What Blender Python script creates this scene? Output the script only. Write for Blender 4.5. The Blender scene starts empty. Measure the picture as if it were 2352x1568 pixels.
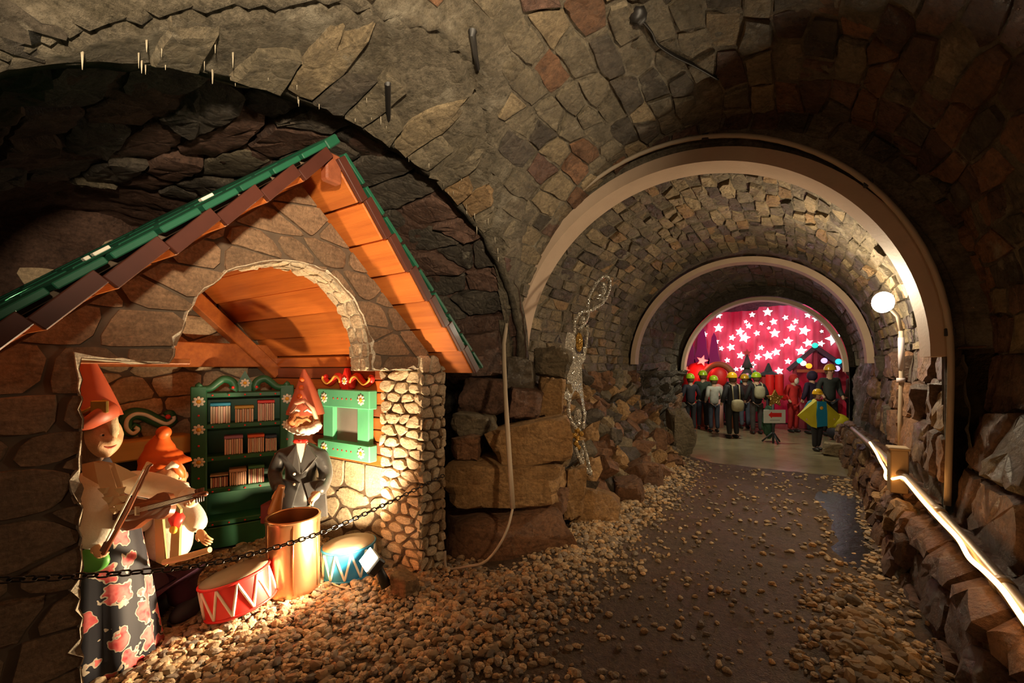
import bpy, bmesh, math, random
import numpy as np
from mathutils import Vector, Matrix, noise
random.seed(7)
SC = bpy.context.scene
COL = SC.collection
PI = math.pi
R = math.radians
# ---------------------------------------------------------------- camera
# X right, Y along the tunnel, Z up; the photograph is taken as 2352 x 1568
FPX, PX0, PYH, EYE = 980.0, 1176.0, 845.0, 1.7
TH = math.atan(619 / 980.0)
RT = Vector((math.cos(TH), math.sin(TH), 0)); FW = Vector((-math.sin(TH), math.cos(TH), 0)); UP = Vector((0, 0, 1))
CAMP = Vector((0, 0, EYE))
cd = bpy.data.cameras.new('camera'); cam = bpy.data.objects.new('camera', cd); COL.objects.link(cam)
cam.location = CAMP; cam.rotation_euler = (PI / 2, 0, TH)
cd.sensor_width = 36; cd.lens = 36 * FPX / 2352; cd.shift_y = (PYH - 784) / 2352; cd.clip_start = .05
SC.camera = cam
# ---------------------------------------------------------------- world, lights, exposure
W = bpy.data.worlds.new('cave_dark'); SC.world = W; W.use_nodes = True
W.node_tree.nodes['Background'].inputs[0].default_value = (.42, .27, .17, 1)
W.node_tree.nodes['Background'].inputs[1].default_value = .05
SC.view_settings.view_transform = 'Standard'; SC.view_settings.look = 'None'
SC.view_settings.gamma = 1; SC.view_settings.use_curve_mapping = False
SC.view_settings.exposure = 0.22
def light(name, kind, loc, aim, energy, color, size=.1, cone=None, blend=.5):
    l = bpy.data.lights.new(name, kind); o = bpy.data.objects.new(name, l); COL.objects.link(o)
    o.location = loc; l.energy = energy; l.color = color
    if kind == 'AREA': l.size = size
    else: l.shadow_soft_size = size
    if cone: l.spot_size = R(cone); l.spot_blend = blend
    if aim is not None: o.rotation_euler = (Vector(aim) - Vector(loc)).to_track_quat('-Z', 'Y').to_euler()
    return o
# wall floodlight behind the photographer on the right, washing the side vault
light('vault_flood', 'SPOT', (.95, -.55, 2.35), (-2.15, 1.45, 3.95), 1050, (1, .80, .54), .10, 76, .8)
# added dim fill light behind the camera, no lamp known there
light('rear_fill_light', 'POINT', (.35, -1.7, 1.95), None, 24, (1, .64, .40), .15)
# added spot right of the view, put in to brighten the boulder pier
light('pier_fill', 'SPOT', (.95, 1.6, 2.5), (-2.0, 4.4, .85), 170, (1, .70, .40), .08, 52, .8)
# the floodlight beside the blue drum, the wall lamp by the second arch
light('set_flood', 'SPOT', (-2.60, 2.04, .345), (-3.9, 1.35, 1.55), 230, (1, .74, .44), .05, 168, .35)
# second stage lamp hidden behind the left front wall of the little house
light('set_side_lamp', 'SPOT', (-2.80, .40, 2.0), (-3.0, 2.5, .75), 85, (1, .78, .48), .06, 95, .6)
light('tunnel_lamp', 'POINT', (.45, 6.25, 2.44), None, 112, (1, .80, .52), .10)
# coloured show lights of the hall at the end of the tunnel
light('hall_magenta', 'SPOT', (-1.5, 12.6, 3.2), (-1.1, 15.6, 2.4), 130, (1, .05, .40), .1, 95, .8)
light('hall_rose', 'SPOT', (.9, 12.6, 3.2), (.9, 15.6, 2.3), 80, (1, .16, .25), .1, 95, .8)
light('hall_blue', 'POINT', (.5, 15.1, 3.78), None, 16, (.45, .75, 1), .1)
light('hall_red', 'POINT', (-2.0, 13.5, 1.9), None, 14, (1, .12, .1), .1)
light('hall_fill', 'SPOT', (-.6, 11.0, 3.2), (-.6, 12.3, 0), 150, (1, .93, .66), .1, 140, .8)  # no show light: added to brighten the crowd and floor

def ray(px, py): return FW + RT * ((px - PX0) / FPX) + UP * ((PYH - py) / FPX)
def at(px, py, d): return CAMP + ray(px, py) * d
def onX(px, py, x): r = ray(px, py); return CAMP + r * (x / r.x)
def onY(px, py, y): r = ray(px, py); return CAMP + r * (y / r.y)
def onZ(px, py, z): r = ray(px, py); return CAMP + r * ((z - EYE) / r.z)
def proj(p):
    q = Vector(p) - CAMP; d = q.dot(FW)
    if d < .05: return None
    return (PX0 + FPX * q.dot(RT) / d, PYH - FPX * q.z / d, d)

# ---------------------------------------------------------------- scene helpers
class MB:
    def __init__(s): s.v = []; s.f = []; s.m = []; s.mi = 0
    def add(s, vs, fs):
        b = len(s.v); s.v += [tuple(v) for v in vs]
        for f in fs: s.f.append(tuple(i + b for i in f)); s.m.append(s.mi)
        return s
    def box(s, c, sz, M=None, ch=None):
        c = Vector(c); h = [x / 2 for x in sz]; ch = min(.006, min(h) * .3) if ch is None else min(ch, min(h) * .49)
        vs = []; idx = {}
        for sx in (-1, 1):
            for sy in (-1, 1):
                for sz_ in (-1, 1):
                    sg = (sx, sy, sz_)
                    for a in range(3):
                        p = [sg[i] * (h[i] - (0 if i == a else ch)) for i in range(3)]
                        idx[(sg, a)] = len(vs); vs.append(Vector(p))
        fs = []
        for a in range(3):
            b, c2 = (a + 1) % 3, (a + 2) % 3
            for sg in (-1, 1):
                q = []
                for (u, w) in ((-1, -1), (1, -1), (1, 1), (-1, 1)):
                    k = [0, 0, 0]; k[a] = sg; k[b] = u; k[c2] = w; q.append(idx[(tuple(k), a)])
                fs.append(q if sg > 0 else q[::-1])
            for sb in (-1, 1):
                for sc in (-1, 1):
                    k0 = [0, 0, 0]; k1 = [0, 0, 0]; k0[a] = -1; k1[a] = 1
                    for k in (k0, k1): k[b] = sb; k[c2] = sc
                    q = [idx[(tuple(k0), b)], idx[(tuple(k1), b)], idx[(tuple(k1), c2)], idx[(tuple(k0), c2)]]
                    fs.append(q if sb * sc > 0 else q[::-1])
        for sx in (-1, 1):
            for sy in (-1, 1):
                for sz_ in (-1, 1):
                    q = [idx[((sx, sy, sz_), a)] for a in range(3)]
                    fs.append(q if sx * sy * sz_ > 0 else q[::-1])
        if M is None: vs = [v + c for v in vs]
        else: vs = [c + M @ v for v in vs]
        return s.add(vs, fs)
    def tube(s, path, r, n=10, cap=True, flat=1.0):
        path = [Vector(p) for p in path]; k = len(path)
        rs = r if isinstance(r, (list, tuple)) else [r] * k
        t0 = (path[1] - path[0]).normalized()
        a = t0.orthogonal().normalized() if abs(t0.z) > .9 else t0.cross(UP).normalized()
        vs = []; fs = []
        for i, p in enumerate(path):
            t = (path[min(i + 1, k - 1)] - path[max(i - 1, 0)])
            if t.length < 1e-9: t = t0
            t.normalize(); a = (a - t * a.dot(t)).normalized(); b = t.cross(a)
            for j in range(n):
                w = 2 * PI * j / n; vs.append(p + (a * math.cos(w) + b * math.sin(w) * flat) * rs[i])
        for i in range(k - 1):
            for j in range(n):
                fs.append((i * n + j, i * n + (j + 1) % n, (i + 1) * n + (j + 1) % n, (i + 1) * n + j))
        if cap: fs.append(tuple(range(n))[::-1]); fs.append(tuple((k - 1) * n + j for j in range(n)))
        return s.add(vs, fs)
    def lathe(s, prof, n=24, o=(0, 0, 0), M=None, fold=None):
        o = Vector(o); vs = []; fs = []; k = len(prof)
        for i, (r, z) in enumerate(prof):
            for j in range(n):
                w = 2 * PI * j / n; rr = r * (fold(w, i / (k - 1)) if fold else 1)
                p = Vector((rr * math.cos(w), rr * math.sin(w), z)); vs.append(o + (M @ p if M else p))
        for i in range(k - 1):
            for j in range(n):
                fs.append((i * n + j, i * n + (j + 1) % n, (i + 1) * n + (j + 1) % n, (i + 1) * n + j))
        if prof[0][0] > 1e-4: fs.append(tuple(range(n))[::-1])
        if prof[-1][0] > 1e-4: fs.append(tuple((k - 1) * n + j for j in range(n)))
        return s.add(vs, fs)
    def ball(s, c, r, n=16, m=10, M=None, fn=None):
        c = Vector(c); r = (r, r, r) if not isinstance(r, (tuple, list, Vector)) else r
        vs = []; fs = []
        for i in range(m + 1):
            ph = PI * i / m
            for j in range(n):
                w = 2 * PI * j / n
                d = Vector((math.sin(ph) * math.cos(w), math.sin(ph) * math.sin(w), math.cos(ph)))
                k = fn(d) if fn else 1
                p = Vector((d.x * r[0], d.y * r[1], d.z * r[2])) * k
                vs.append(c + (M @ p if M else p))
        for i in range(m):
            for j in range(n):
                fs.append((i * n + j, (i + 1) * n + j, (i + 1) * n + (j + 1) % n, i * n + (j + 1) % n))
        return s.add(vs, fs)
    def prism(s, poly, mp, h0, h1, ch=0.0):
        """poly: 2D outline, mp(a,b,h) -> point; solid between h0 and h1"""
        n = len(poly); cx = sum(p[0] for p in poly) / n; cy = sum(p[1] for p in poly) / n
        vs = [mp(a, b, h0) for a, b in poly] + [mp(a, b, h1) for a, b in poly]
        fs = [tuple(range(n))[::-1], tuple(range(n, 2 * n))]
        for i in range(n): j = (i + 1) % n; fs.append((i, j, n + j, n + i))
        return s.add(vs, fs)
    def mesh(s, name='m', smooth=False, mats=(), fix=True):
        me = bpy.data.meshes.new(name); me.from_pydata(s.v, [], s.f)
        for m in mats: me.materials.append(m)
        if len(mats) > 1: me.polygons.foreach_set('material_index', s.m)
        if fix:
            b = bmesh.new(); b.from_mesh(me); bmesh.ops.recalc_face_normals(b, faces=b.faces[:]); b.to_mesh(me); b.free()
        if smooth:
            me.polygons.foreach_set('use_smooth', [True] * len(me.polygons))
            if smooth != True: me.set_sharp_from_angle(angle=R(smooth))
        me.update(); return me

def put(name, me, parent=None, world=True):
    """link a mesh; under an Empty of world kind its vertices stay in world space"""
    o = bpy.data.objects.new(name, me); COL.objects.link(o)
    if parent is not None:
        o.parent = parent
        if parent.type == 'EMPTY' and world and not parent.get('_l'):
            o.matrix_parent_inverse = Matrix.Translation(-Vector(parent.location))
    return o
def part(name, mb, mat, parent, smooth=40):
    mats = mat if isinstance(mat, (list, tuple)) else [mat]
    return put(name, mb.mesh(name, smooth, mats), parent)
def tag(o, label, cat=None, group=None, kind=None):
    o['label'] = label
    if cat: o['category'] = cat
    if group: o['group'] = group
    if kind: o['kind'] = kind
    return o
LOCALS = []
def thing(name, label, cat, loc, rotz=None, group=None):
    """Empty at the base of a thing; with rotz given its parts are built in local space"""
    o = bpy.data.objects.new(name, None); COL.objects.link(o); o.empty_display_size = .1
    o.location = loc
    if rotz is not None: o.rotation_euler = (0, 0, rotz); o['_l'] = 1; LOCALS.append(o)
    return tag(o, label, cat, group)

# ---------------------------------------------------------------- materials
def nodes(name):
    m = bpy.data.materials.new(name); m.use_nodes = True; nt = m.node_tree; nt.nodes.clear()
    out = nt.nodes.new('ShaderNodeOutputMaterial'); b = nt.nodes.new('ShaderNodeBsdfPrincipled')
    nt.links.new(b.outputs[0], out.inputs[0]); return m, nt, b
def nn(nt, t, ins=None, **kw):
    n = nt.nodes.new(t)
    for k, v in kw.items(): setattr(n, k, v)
    for k, v in (ins or {}).items():
        if hasattr(v, 'is_output') or isinstance(v, bpy.types.NodeSocket): nt.links.new(v, n.inputs[k])
        else: n.inputs[k].default_value = v
    return n
def c4(c): return tuple(c) + (1,) if len(c) == 3 else c
def mixc(nt, f, a, b, mode='MIX'):
    n = nt.nodes.new('ShaderNodeMix'); n.data_type = 'RGBA'; n.blend_type = mode
    for i, v in ((0, f), (6, a), (7, b)):
        if isinstance(v, bpy.types.NodeSocket): nt.links.new(v, n.inputs[i])
        else: n.inputs[i].default_value = c4(v) if i else v
    return n.outputs[2]
def ramp(nt, f, a, b):
    n = nt.nodes.new('ShaderNodeMapRange'); nt.links.new(f, n.inputs[0]); n.inputs[1].default_value = a; n.inputs[2].default_value = b
    return n.outputs[0]
def coords(nt, stretch=(1, 1, 1)):
    tc = nt.nodes.new('ShaderNodeTexCoord'); mp = nt.nodes.new('ShaderNodeMapping')
    nt.links.new(tc.outputs['Object'], mp.inputs[0]); mp.inputs['Scale'].default_value = stretch
    return mp.outputs[0]
def noi(nt, co, scale, detail=6, rough=.6):
    return nn(nt, 'ShaderNodeTexNoise', {'Vector': co, 'Scale': scale, 'Detail': detail, 'Roughness': rough}).outputs[0]
def mat(name, c, c2=None, scale=8, rough=.6, metal=0, bump=0, bscale=30, rand=0, emit=0, ecol=None, coat=0, stretch=(1, 1, 1), spec=.5, trans=0, sheen=0):
    m, nt, b = nodes(name); co = coords(nt, stretch)
    col = c4(c)
    if c2 is not None:
        col = mixc(nt, ramp(nt, noi(nt, co, scale), .35, .65), c, c2)
    if rand:
        oi = nt.nodes.new('ShaderNodeObjectInfo'); ge = nt.nodes.new('ShaderNodeNewGeometry')
        add = nn(nt, 'ShaderNodeMath', {0: oi.outputs['Random'], 1: ge.outputs['Random Per Island']}, operation='ADD')
        fr = nn(nt, 'ShaderNodeMath', {0: add.outputs[0]}, operation='FRACT')
        mr = nn(nt, 'ShaderNodeMapRange', {0: fr.outputs[0], 3: 1 - rand, 4: 1 + rand})
        hs = nn(nt, 'ShaderNodeHueSaturation', {'Value': mr.outputs[0]})
        if isinstance(col, bpy.types.NodeSocket): nt.links.new(col, hs.inputs['Color'])
        else: hs.inputs['Color'].default_value = col
        col = hs.outputs[0]
    if isinstance(col, bpy.types.NodeSocket): nt.links.new(col, b.inputs['Base Color'])
    else: b.inputs['Base Color'].default_value = col
    b.inputs['Roughness'].default_value = rough; b.inputs['Metallic'].default_value = metal
    b.inputs['Specular IOR Level'].default_value = spec
    if coat: b.inputs['Coat Weight'].default_value = coat; b.inputs['Coat Roughness'].default_value = .12
    if sheen: b.inputs['Sheen Weight'].default_value = sheen
    if trans: b.inputs['Transmission Weight'].default_value = trans
    if emit: b.inputs['Emission Color'].default_value = c4(ecol or c); b.inputs['Emission Strength'].default_value = emit
    if bump:
        bp = nn(nt, 'ShaderNodeBump', {'Height': noi(nt, co, bscale, 8, .65), 'Strength': 1.0, 'Distance': bump})
        nt.links.new(bp.outputs[0], b.inputs['Normal'])
    return m
def rock(name, a, b_, c, scale=3, rough=.5, bump=.02, bscale=14, stretch=(1, 1, 1), rand=.35, wet=.25, crust=0):
    """layered rock: three tones, fine relief, per-stone brightness, patches that are wetter"""
    m, nt, b = nodes(name); co = coords(nt, stretch)
    n1 = noi(nt, co, scale, 8, .65); n2 = noi(nt, co, scale * 5.3, 6, .7)
    col = mixc(nt, ramp(nt, n1, .4, .6), a, b_)
    col = mixc(nt, ramp(nt, n2, .48, .7), col, c)
    oi = nt.nodes.new('ShaderNodeObjectInfo'); ge = nt.nodes.new('ShaderNodeNewGeometry')
    add = nn(nt, 'ShaderNodeMath', {0: oi.outputs['Random'], 1: ge.outputs['Random Per Island']}, operation='ADD')
    fr = nn(nt, 'ShaderNodeMath', {0: add.outputs[0]}, operation='FRACT')
    mr = nn(nt, 'ShaderNodeMapRange', {0: fr.outputs[0], 3: 1 - rand, 4: 1 + rand})
    n5 = noi(nt, co, scale * 13, 6, .75); n6 = noi(nt, coords(nt, (stretch[0] * .5, stretch[1] * .5, stretch[2] * 3)), scale * 3, 5, .7)
    dk = nn(nt, 'ShaderNodeMapRange', {0: n5, 1: .3, 2: .7, 3: .62, 4: 1.3}); d2 = nn(nt, 'ShaderNodeMapRange', {0: n6, 1: .35, 2: .65, 3: .78, 4: 1.18})
    vv = nn(nt, 'ShaderNodeMath', {0: dk.outputs[0], 1: d2.outputs[0]}, operation='MULTIPLY'); vv = nn(nt, 'ShaderNodeMath', {0: vv.outputs[0], 1: mr.outputs[0]}, operation='MULTIPLY')
    col = nn(nt, 'ShaderNodeHueSaturation', {'Value': vv.outputs[0], 'Color': col}).outputs[0]
    if crust:
        n3 = noi(nt, co, 2.1, 10, .75)
        col = mixc(nt, ramp(nt, n3, .62 - .1 * crust, .70), col, (.42, .37, .28))
    nt.links.new(col, b.inputs['Base Color'])
    rr = nn(nt, 'ShaderNodeMapRange', {0: n1, 1: .35, 2: .65, 3: rough - wet, 4: rough + .2})
    nt.links.new(rr.outputs[0], b.inputs['Roughness'])
    b.inputs['Specular IOR Level'].default_value = .45
    n4 = noi(nt, co, bscale, 10, .72)
    vo = nn(nt, 'ShaderNodeTexVoronoi', {'Vector': co, 'Scale': bscale * .55}, feature='DISTANCE_TO_EDGE')
    vr = ramp(nt, vo.outputs[0], 0, .12)
    hh = nn(nt, 'ShaderNodeMath', {0: vr, 1: .22}, operation='MULTIPLY')
    n7 = nn(nt, 'ShaderNodeMath', {0: n5, 1: .45}, operation='MULTIPLY')
    h2 = nn(nt, 'ShaderNodeMath', {0: n4, 1: hh.outputs[0]}, operation='ADD'); h2 = nn(nt, 'ShaderNodeMath', {0: h2.outputs[0], 1: n7.outputs[0]}, operation='ADD')
    bp = nn(nt, 'ShaderNodeBump', {'Height': h2.outputs[0], 'Strength': 1.0, 'Distance': bump})
    nt.links.new(bp.outputs[0], b.inputs['Normal'])
    return m
# ---------------------------------------------------------------- cave shell
VS = (1, .35, 1)
RK = dict(
    olive=rock('rock_olive', (.20, .165, .11), (.29, .235, .155), (.12, .10, .07), 3, .5, .045, 12, rand=.26, crust=.25),
    tan=rock('rock_tan', (.33, .25, .15), (.42, .32, .19), (.19, .145, .09), 3, .55, .045, 12, rand=.26, crust=.25),
    ochre=rock('rock_ochre', (.37, .23, .11), (.44, .285, .145), (.22, .135, .065), 3, .55, .045, 12, rand=.26, crust=.25),
    rust=rock('rock_rust', (.23, .115, .06), (.31, .16, .085), (.12, .065, .04), 3, .5, .045, 12, rand=.26, crust=.25),
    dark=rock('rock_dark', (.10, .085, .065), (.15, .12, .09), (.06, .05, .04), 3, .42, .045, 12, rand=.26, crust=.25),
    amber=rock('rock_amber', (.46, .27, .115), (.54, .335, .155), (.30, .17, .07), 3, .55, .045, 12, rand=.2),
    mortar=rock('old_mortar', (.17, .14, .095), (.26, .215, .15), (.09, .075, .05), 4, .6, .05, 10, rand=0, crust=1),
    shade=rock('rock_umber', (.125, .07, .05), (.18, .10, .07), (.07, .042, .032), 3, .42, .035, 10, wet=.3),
)
def voronoi(seeds, sx, sy, gap, bounds):
    """inset convex cells of 2D seeds, distance measured with anisotropy sx, sy"""
    S = np.array(seeds) * (1 / sx, 1 / sy); n = len(S); cells = []
    a0, a1, b0, b1 = bounds[0] / sx, bounds[1] / sx, bounds[2] / sy, bounds[3] / sy
    g = gap / min(sx, sy) / 2
    for i in range(n):
        d = ((S - S[i]) ** 2).sum(1); nb = np.argsort(d)[1:19]
        poly = [(a0, b0), (a1, b0), (a1, b1), (a0, b1)]
        for j in nb:
            nx, ny = S[j] - S[i]; L = math.hypot(nx, ny)
            if L < 1e-6: continue
            nx /= L; ny /= L; c = ((S[i] + S[j]) / 2).dot((nx, ny)) - g
            out = []
            for k in range(len(poly)):
                p, q = poly[k], poly[(k + 1) % len(poly)]
                dp = p[0] * nx + p[1] * ny - c; dq = q[0] * nx + q[1] * ny - c
                if dp <= 0: out.append(p)
                if dp * dq < 0: t = dp / (dp - dq); out.append((p[0] + (q[0] - p[0]) * t, p[1] + (q[1] - p[1]) * t))
            poly = out
            if len(poly) < 3: break
        cells.append([(p[0] * sx, p[1] * sy) for p in poly] if len(poly) > 2 else None)
    return cells
def brick_seeds(s0, s1, t0, t1, h, w, rnd, jit=.3):
    out = []; s = s0 + h / 2; row = 0
    while s < s1:
        t = t0 + (row % 2) * w * .5 + rnd.uniform(-.3, .3) * w
        while t < t1 + w * .5:
            out.append((s + rnd.uniform(-jit, jit) * h * .5, t)); t += w * rnd.choice((.5, .7, .9, 1.1, 1.3, 1.7))
        s += h * rnd.uniform(.85, 1.15); row += 1
    return out
def outline(poly, rnd, step, jit, rounds=1):
    pts = []
    n = len(poly)
    for i in range(n):
        p, q = Vector(poly[i]), Vector(poly[(i + 1) % n]); L = (q - p).length
        k = max(1, min(4, int(L / step)))
        for j in range(k): pts.append(p + (q - p) * (j / k))
    for _ in range(rounds):
        o = []
        for i in range(len(pts)):
            p, q = pts[i], pts[(i + 1) % len(pts)]; o += [p * .75 + q * .25, p * .25 + q * .75]
        pts = o
    c = sum(pts, Vector((0, 0))) / len(pts)
    return [p + (p - c) * rnd.uniform(-jit, jit * .3) for p in pts], c
def stone(mb, poly, mp, h, base, rnd, rough=.25, step=.14, rounds=1, jit=.1, tilt=.3, prof=((1, .55), (.84, 1.0), (.45, 1.06))):
    pts, c = outline(poly, rnd, step, jit, rounds); n = len(pts)
    gx, gy = rnd.uniform(-tilt, tilt), rnd.uniform(-tilt, tilt)
    L = max(.02, max((p - c).length for p in pts))
    vs = [mp(p.x, p.y, -base) for p in pts]
    for k, (sc, hh) in enumerate(prof):
        for p in pts:
            q = c + (p - c) * (sc + rnd.uniform(-.06, .06)); r = (q - c) / L
            vs.append(mp(q.x, q.y, h * (hh + gx * r.x + gy * r.y + rnd.uniform(-rough, rough) * (1 if k else .4))))
    vs.append(mp(c.x, c.y, h * (prof[-1][1] + rnd.uniform(-rough, rough)))); K = len(prof) + 1
    fs = []
    for k in range(K - 1):
        for i in range(n): j = (i + 1) % n; fs.append((k * n + i, k * n + j, (k + 1) * n + j, (k + 1) * n + i))
    b = (K - 1) * n
    for i in range(n): fs.append((b + i, b + (i + 1) % n, K * n))
    mb.add(vs, fs)
def masonry(root, surf, box, h, w, keep, pal, seed, hh=(.03, .09), gap=.014, maxn=300, rough=.2, aniso=.68, tilt=.3, base=.06, smooth=35, jit=.22, name='stone', stretchy=.14, rounds=1, jo=.1, prof=((1, .6), (.9, 1.0), (.5, 1.04)), pick=None):
    rnd = random.Random(seed); s0, s1, t0, t1 = box
    seeds = brick_seeds(s0, s1, t0, t1, h, w, rnd, jit); cells = voronoi(seeds, h, w / aniso * 1.0, gap, (s0, s1, t0, t1))
    items = []
    for sd, poly in zip(seeds, cells):
        if not poly: continue
        P = [surf(a, b, 0) for a, b in poly]; C = surf(sd[0], sd[1], 0)
        if keep and (not keep(C) or sum(1 for p in P if keep(p)) < len(P) * .35): continue
        q = proj(C); ar = abs(sum(poly[i][0] * poly[(i + 1) % len(poly)][1] - poly[(i + 1) % len(poly)][0] * poly[i][1] for i in range(len(poly)))) / 2
        if ar < h * w * .06: continue
        vis = 0
        if q and -80 < q[0] < 2432 and -80 < q[1] < 1650: vis = ar / q[2] ** 2
        items.append((vis, poly, C))
    items.sort(key=lambda x: -x[0])
    pal_m = [RK.get(p[0], p[0]) if isinstance(p[0], str) else p[0] for p in pal]; pal_w = [p[1] for p in pal]
    rest = MB()
    for i, (vis, poly, C) in enumerate(items):
        k = pick(C, rnd) if pick else rnd.choices(range(len(pal_m)), pal_w)[0]
        H = rnd.uniform(*hh)
        if i < maxn and vis > 0:
            mb = MB(); stone(mb, poly, surf, H, base, rnd, rough, stretchy, rounds, jo, tilt, prof)
            put(name, mb.mesh(name, smooth, [pal_m[k]]), root)
        else:
            rest.mi = k; stone(rest, poly, surf, H, base, rnd, rough, stretchy, 0, jo, tilt, prof)
    if rest.v:
        o = put(name + '_infill', rest.mesh('infill', smooth, pal_m), root); o['kind'] = 'stuff'
    return len(items)

def fbm(p, sc, amp, oct=4):
    return noise.fractal(Vector(p) * sc, 1.0, 2.0, oct) * amp
def lerp(a, b, t): return a + (b - a) * t
def cxt(y):
    if y < 9.15: return lerp(-.919, -.728, (y - 4.6) / 4.55)
    return lerp(-.728, -.48, min(1, (y - 9.15) / 2.45))
ZC = 1.8
class Sweep:
    """profile in (offset from axis, z) swept along Y; s is arc length from the left foot"""
    def __init__(s, prof, cx, sc=lambda y: 1.0):
        P = [Vector(p) for p in prof]; s.cx = cx; s.sc = sc; s.far = False
        d = [0]
        for a, b in zip(P, P[1:]): d.append(d[-1] + (b - a).length)
        s.P, s.d, s.L = P, d, d[-1]
    def raw(s, u):
        u = min(max(u, 0), s.L)
        for i in range(len(s.P) - 1):
            if u <= s.d[i + 1] + 1e-9:
                t = (u - s.d[i]) / (s.d[i + 1] - s.d[i]); return s.P[i].lerp(s.P[i + 1], t)
        return s.P[-1]
    def __call__(s, u, y, h):
        p = s.raw(u); a, b = s.raw(u - .06), s.raw(u + .06); t = (b - a).normalized()
        n = Vector((t.y, -t.x))      # inward
        k = s.sc(y)
        if s.far and p.y < 1.75 and p.x < 0 and y > 7.8: p = Vector((lerp(p.x, -2.12, min(1, (y - 7.8) / 2.2) * .85), p.y))
        return Vector((s.cx(y) + p.x * k + n.x * h, y, ZC + (p.y - ZC) * (k if p.y > ZC else 1) + n.y * h))
def arc(r, z0, a0, a1, n, vs=1.0): return [(r * math.cos(R(lerp(a0, a1, i / n))), z0 + vs * r * math.sin(R(lerp(a0, a1, i / n)))) for i in range(n + 1)]
LFOOT = [(-.76, -.05), (-1.05, .4), (-1.45, .8), (-1.82, 1.2), (-2.08, 1.6)]
RFOOT = [(2.10, 1.55), (2.05, 1.1), (2.02, .54), (1.82, .46), (1.72, -.05)]
TUN = Sweep(LFOOT + arc(2.12, ZC, 180, 0, 32, 1.02) + RFOOT, cxt, lambda y: 1 if y < 9 else lerp(1, .86, min(1, (y - 9) / 2.6)))
TUN.far = True
NEAR = Sweep(arc(2.34, ZC, 180, 90, 20) + [(1.87 * math.cos(R(90 - 4.5 * i)), ZC + 2.34 * math.sin(R(90 - 4.5 * i))) for i in range(1, 21)] + [(1.84, 1.4), (1.72, 1.0), (1.66, .52), (1.42, .44), (1.33, -.05)], lambda y: -.5)
# side vault: elliptic barrel along -X
CY, CA, CB, CZ, XE = 2.1, 2.25, 1.62, 1.85, -2.62
def rise(x): return 1 + max(0, x - XE) * .20
class Side:
    def __init__(s, a, b):
        n = 36; s.P = [Vector((a + .02, -.05)), Vector((a + .02, .9))] + [Vector((a * math.cos(PI * i / n), CZ + b * math.sin(PI * i / n))) for i in range(n + 1)] + [Vector((-a - .02, .9)), Vector((-a - .02, -.05))]
        s.d = [0]
        for p, q in zip(s.P, s.P[1:]): s.d.append(s.d[-1] + (q - p).length)
        s.L = s.d[-1]
    raw = Sweep.raw
    def __call__(s, u, x, h):
        p = s.raw(u); t = (s.raw(u + .06) - s.raw(u - .06)).normalized(); n = Vector((-t.y, t.x)); k = rise(x)
        return Vector((x, CY + p.x + n.x * h, (CZ + (p.y - CZ) * k if p.y > CZ else p.y) + n.y * h))
SIDE = Side(CA, CB); DEEP = Side(CA + .16, CB + .13)
def in_main(p, m=0.0):     # inside the near barrel
    dx = p.x + .5
    if p.z > ZC: return dx * dx + (p.z - ZC) ** 2 < (2.34 - m) ** 2
    return dx > -2.34 + m
def in_side(p, m=0.0):
    dy = p.y - CY
    if p.z > CZ: return (dy / (CA - m)) ** 2 + ((p.z - CZ) / (CB * rise(p.x) - m)) ** 2 < 1
    return abs(dy) < CA - m
def grid(surf, u0, u1, t0, t1, nu, nt, other, amp, sc=1.6, lift=-.01):
    """rough backing surface; where it enters the other void it is lifted just behind that vault"""
    mb = MB(); P = {}
    for i in range(nu + 1):
        for j in range(nt + 1):
            u, t = lerp(u0, u1, i / nu), lerp(t0, t1, j / nt); p = surf(u, t, fbm(surf(u, t, 0), sc, amp) + fbm(surf(u, t, 0), sc * 5, amp * .35) + lift); ok = True
            if other:
                z = other(p)
                if z is not None: ok = z - p.z < .22; p.z = z + .05
            P[i, j] = (p, ok)
    ix = {}; vs = []; fs = []
    for k, (p, ok) in P.items(): ix[k] = len(vs); vs.append(p)
    for i in range(nu):
        for j in range(nt):
            q = [(i, j), (i + 1, j), (i + 1, j + 1), (i, j + 1)]
            if any(P[k][1] for k in q): fs.append([ix[k] for k in q])
    mb.add(vs, fs); return mb
def side_top(p):
    dy = (p.y - CY) / CA
    if p.x > -.5 or abs(dy) >= 1: return None
    z = CZ + CB * rise(p.x) * math.sqrt(1 - dy * dy); return z if p.z < z else None
def main_top(p):
    dx = (p.x + .5) / 2.34
    if abs(dx) >= 1: return None
    z = ZC + 2.34 * math.sqrt(1 - dx * dx); return z if p.z < z else None
def structure(name, mb, m, label, smooth=True):
    o = put(name, mb.mesh(name, smooth, [m], fix=False)); return tag(o, label, None, None, 'structure')

def lifted(surf, other):
    def f(u, t, h):
        p = surf(u, t, h); z = other(p)
        if z is not None: p.z = z + .06
        return p
    return f
NEARL, SIDEL = lifted(NEAR, side_top), lifted(SIDE, main_top)
# near barrel
near = structure('ceiling', grid(NEAR, 0, NEAR.L, -3.4, 4.62, 150, 160, side_top, .024, 2.2, .008), RK['mortar'], 'rough stone barrel vault over the near part of the tunnel')
SA = NEAR.d[40]
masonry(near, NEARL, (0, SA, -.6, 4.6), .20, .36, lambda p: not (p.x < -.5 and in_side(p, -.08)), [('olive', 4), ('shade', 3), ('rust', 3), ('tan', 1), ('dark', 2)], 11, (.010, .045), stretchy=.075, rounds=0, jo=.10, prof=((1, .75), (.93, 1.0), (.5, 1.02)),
        pick=lambda c, r: r.choices(range(5), (5, .5, .4, 2, 1.6) if c.x < -.1 else (1, 4, 4, .3, 3))[0])
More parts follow.
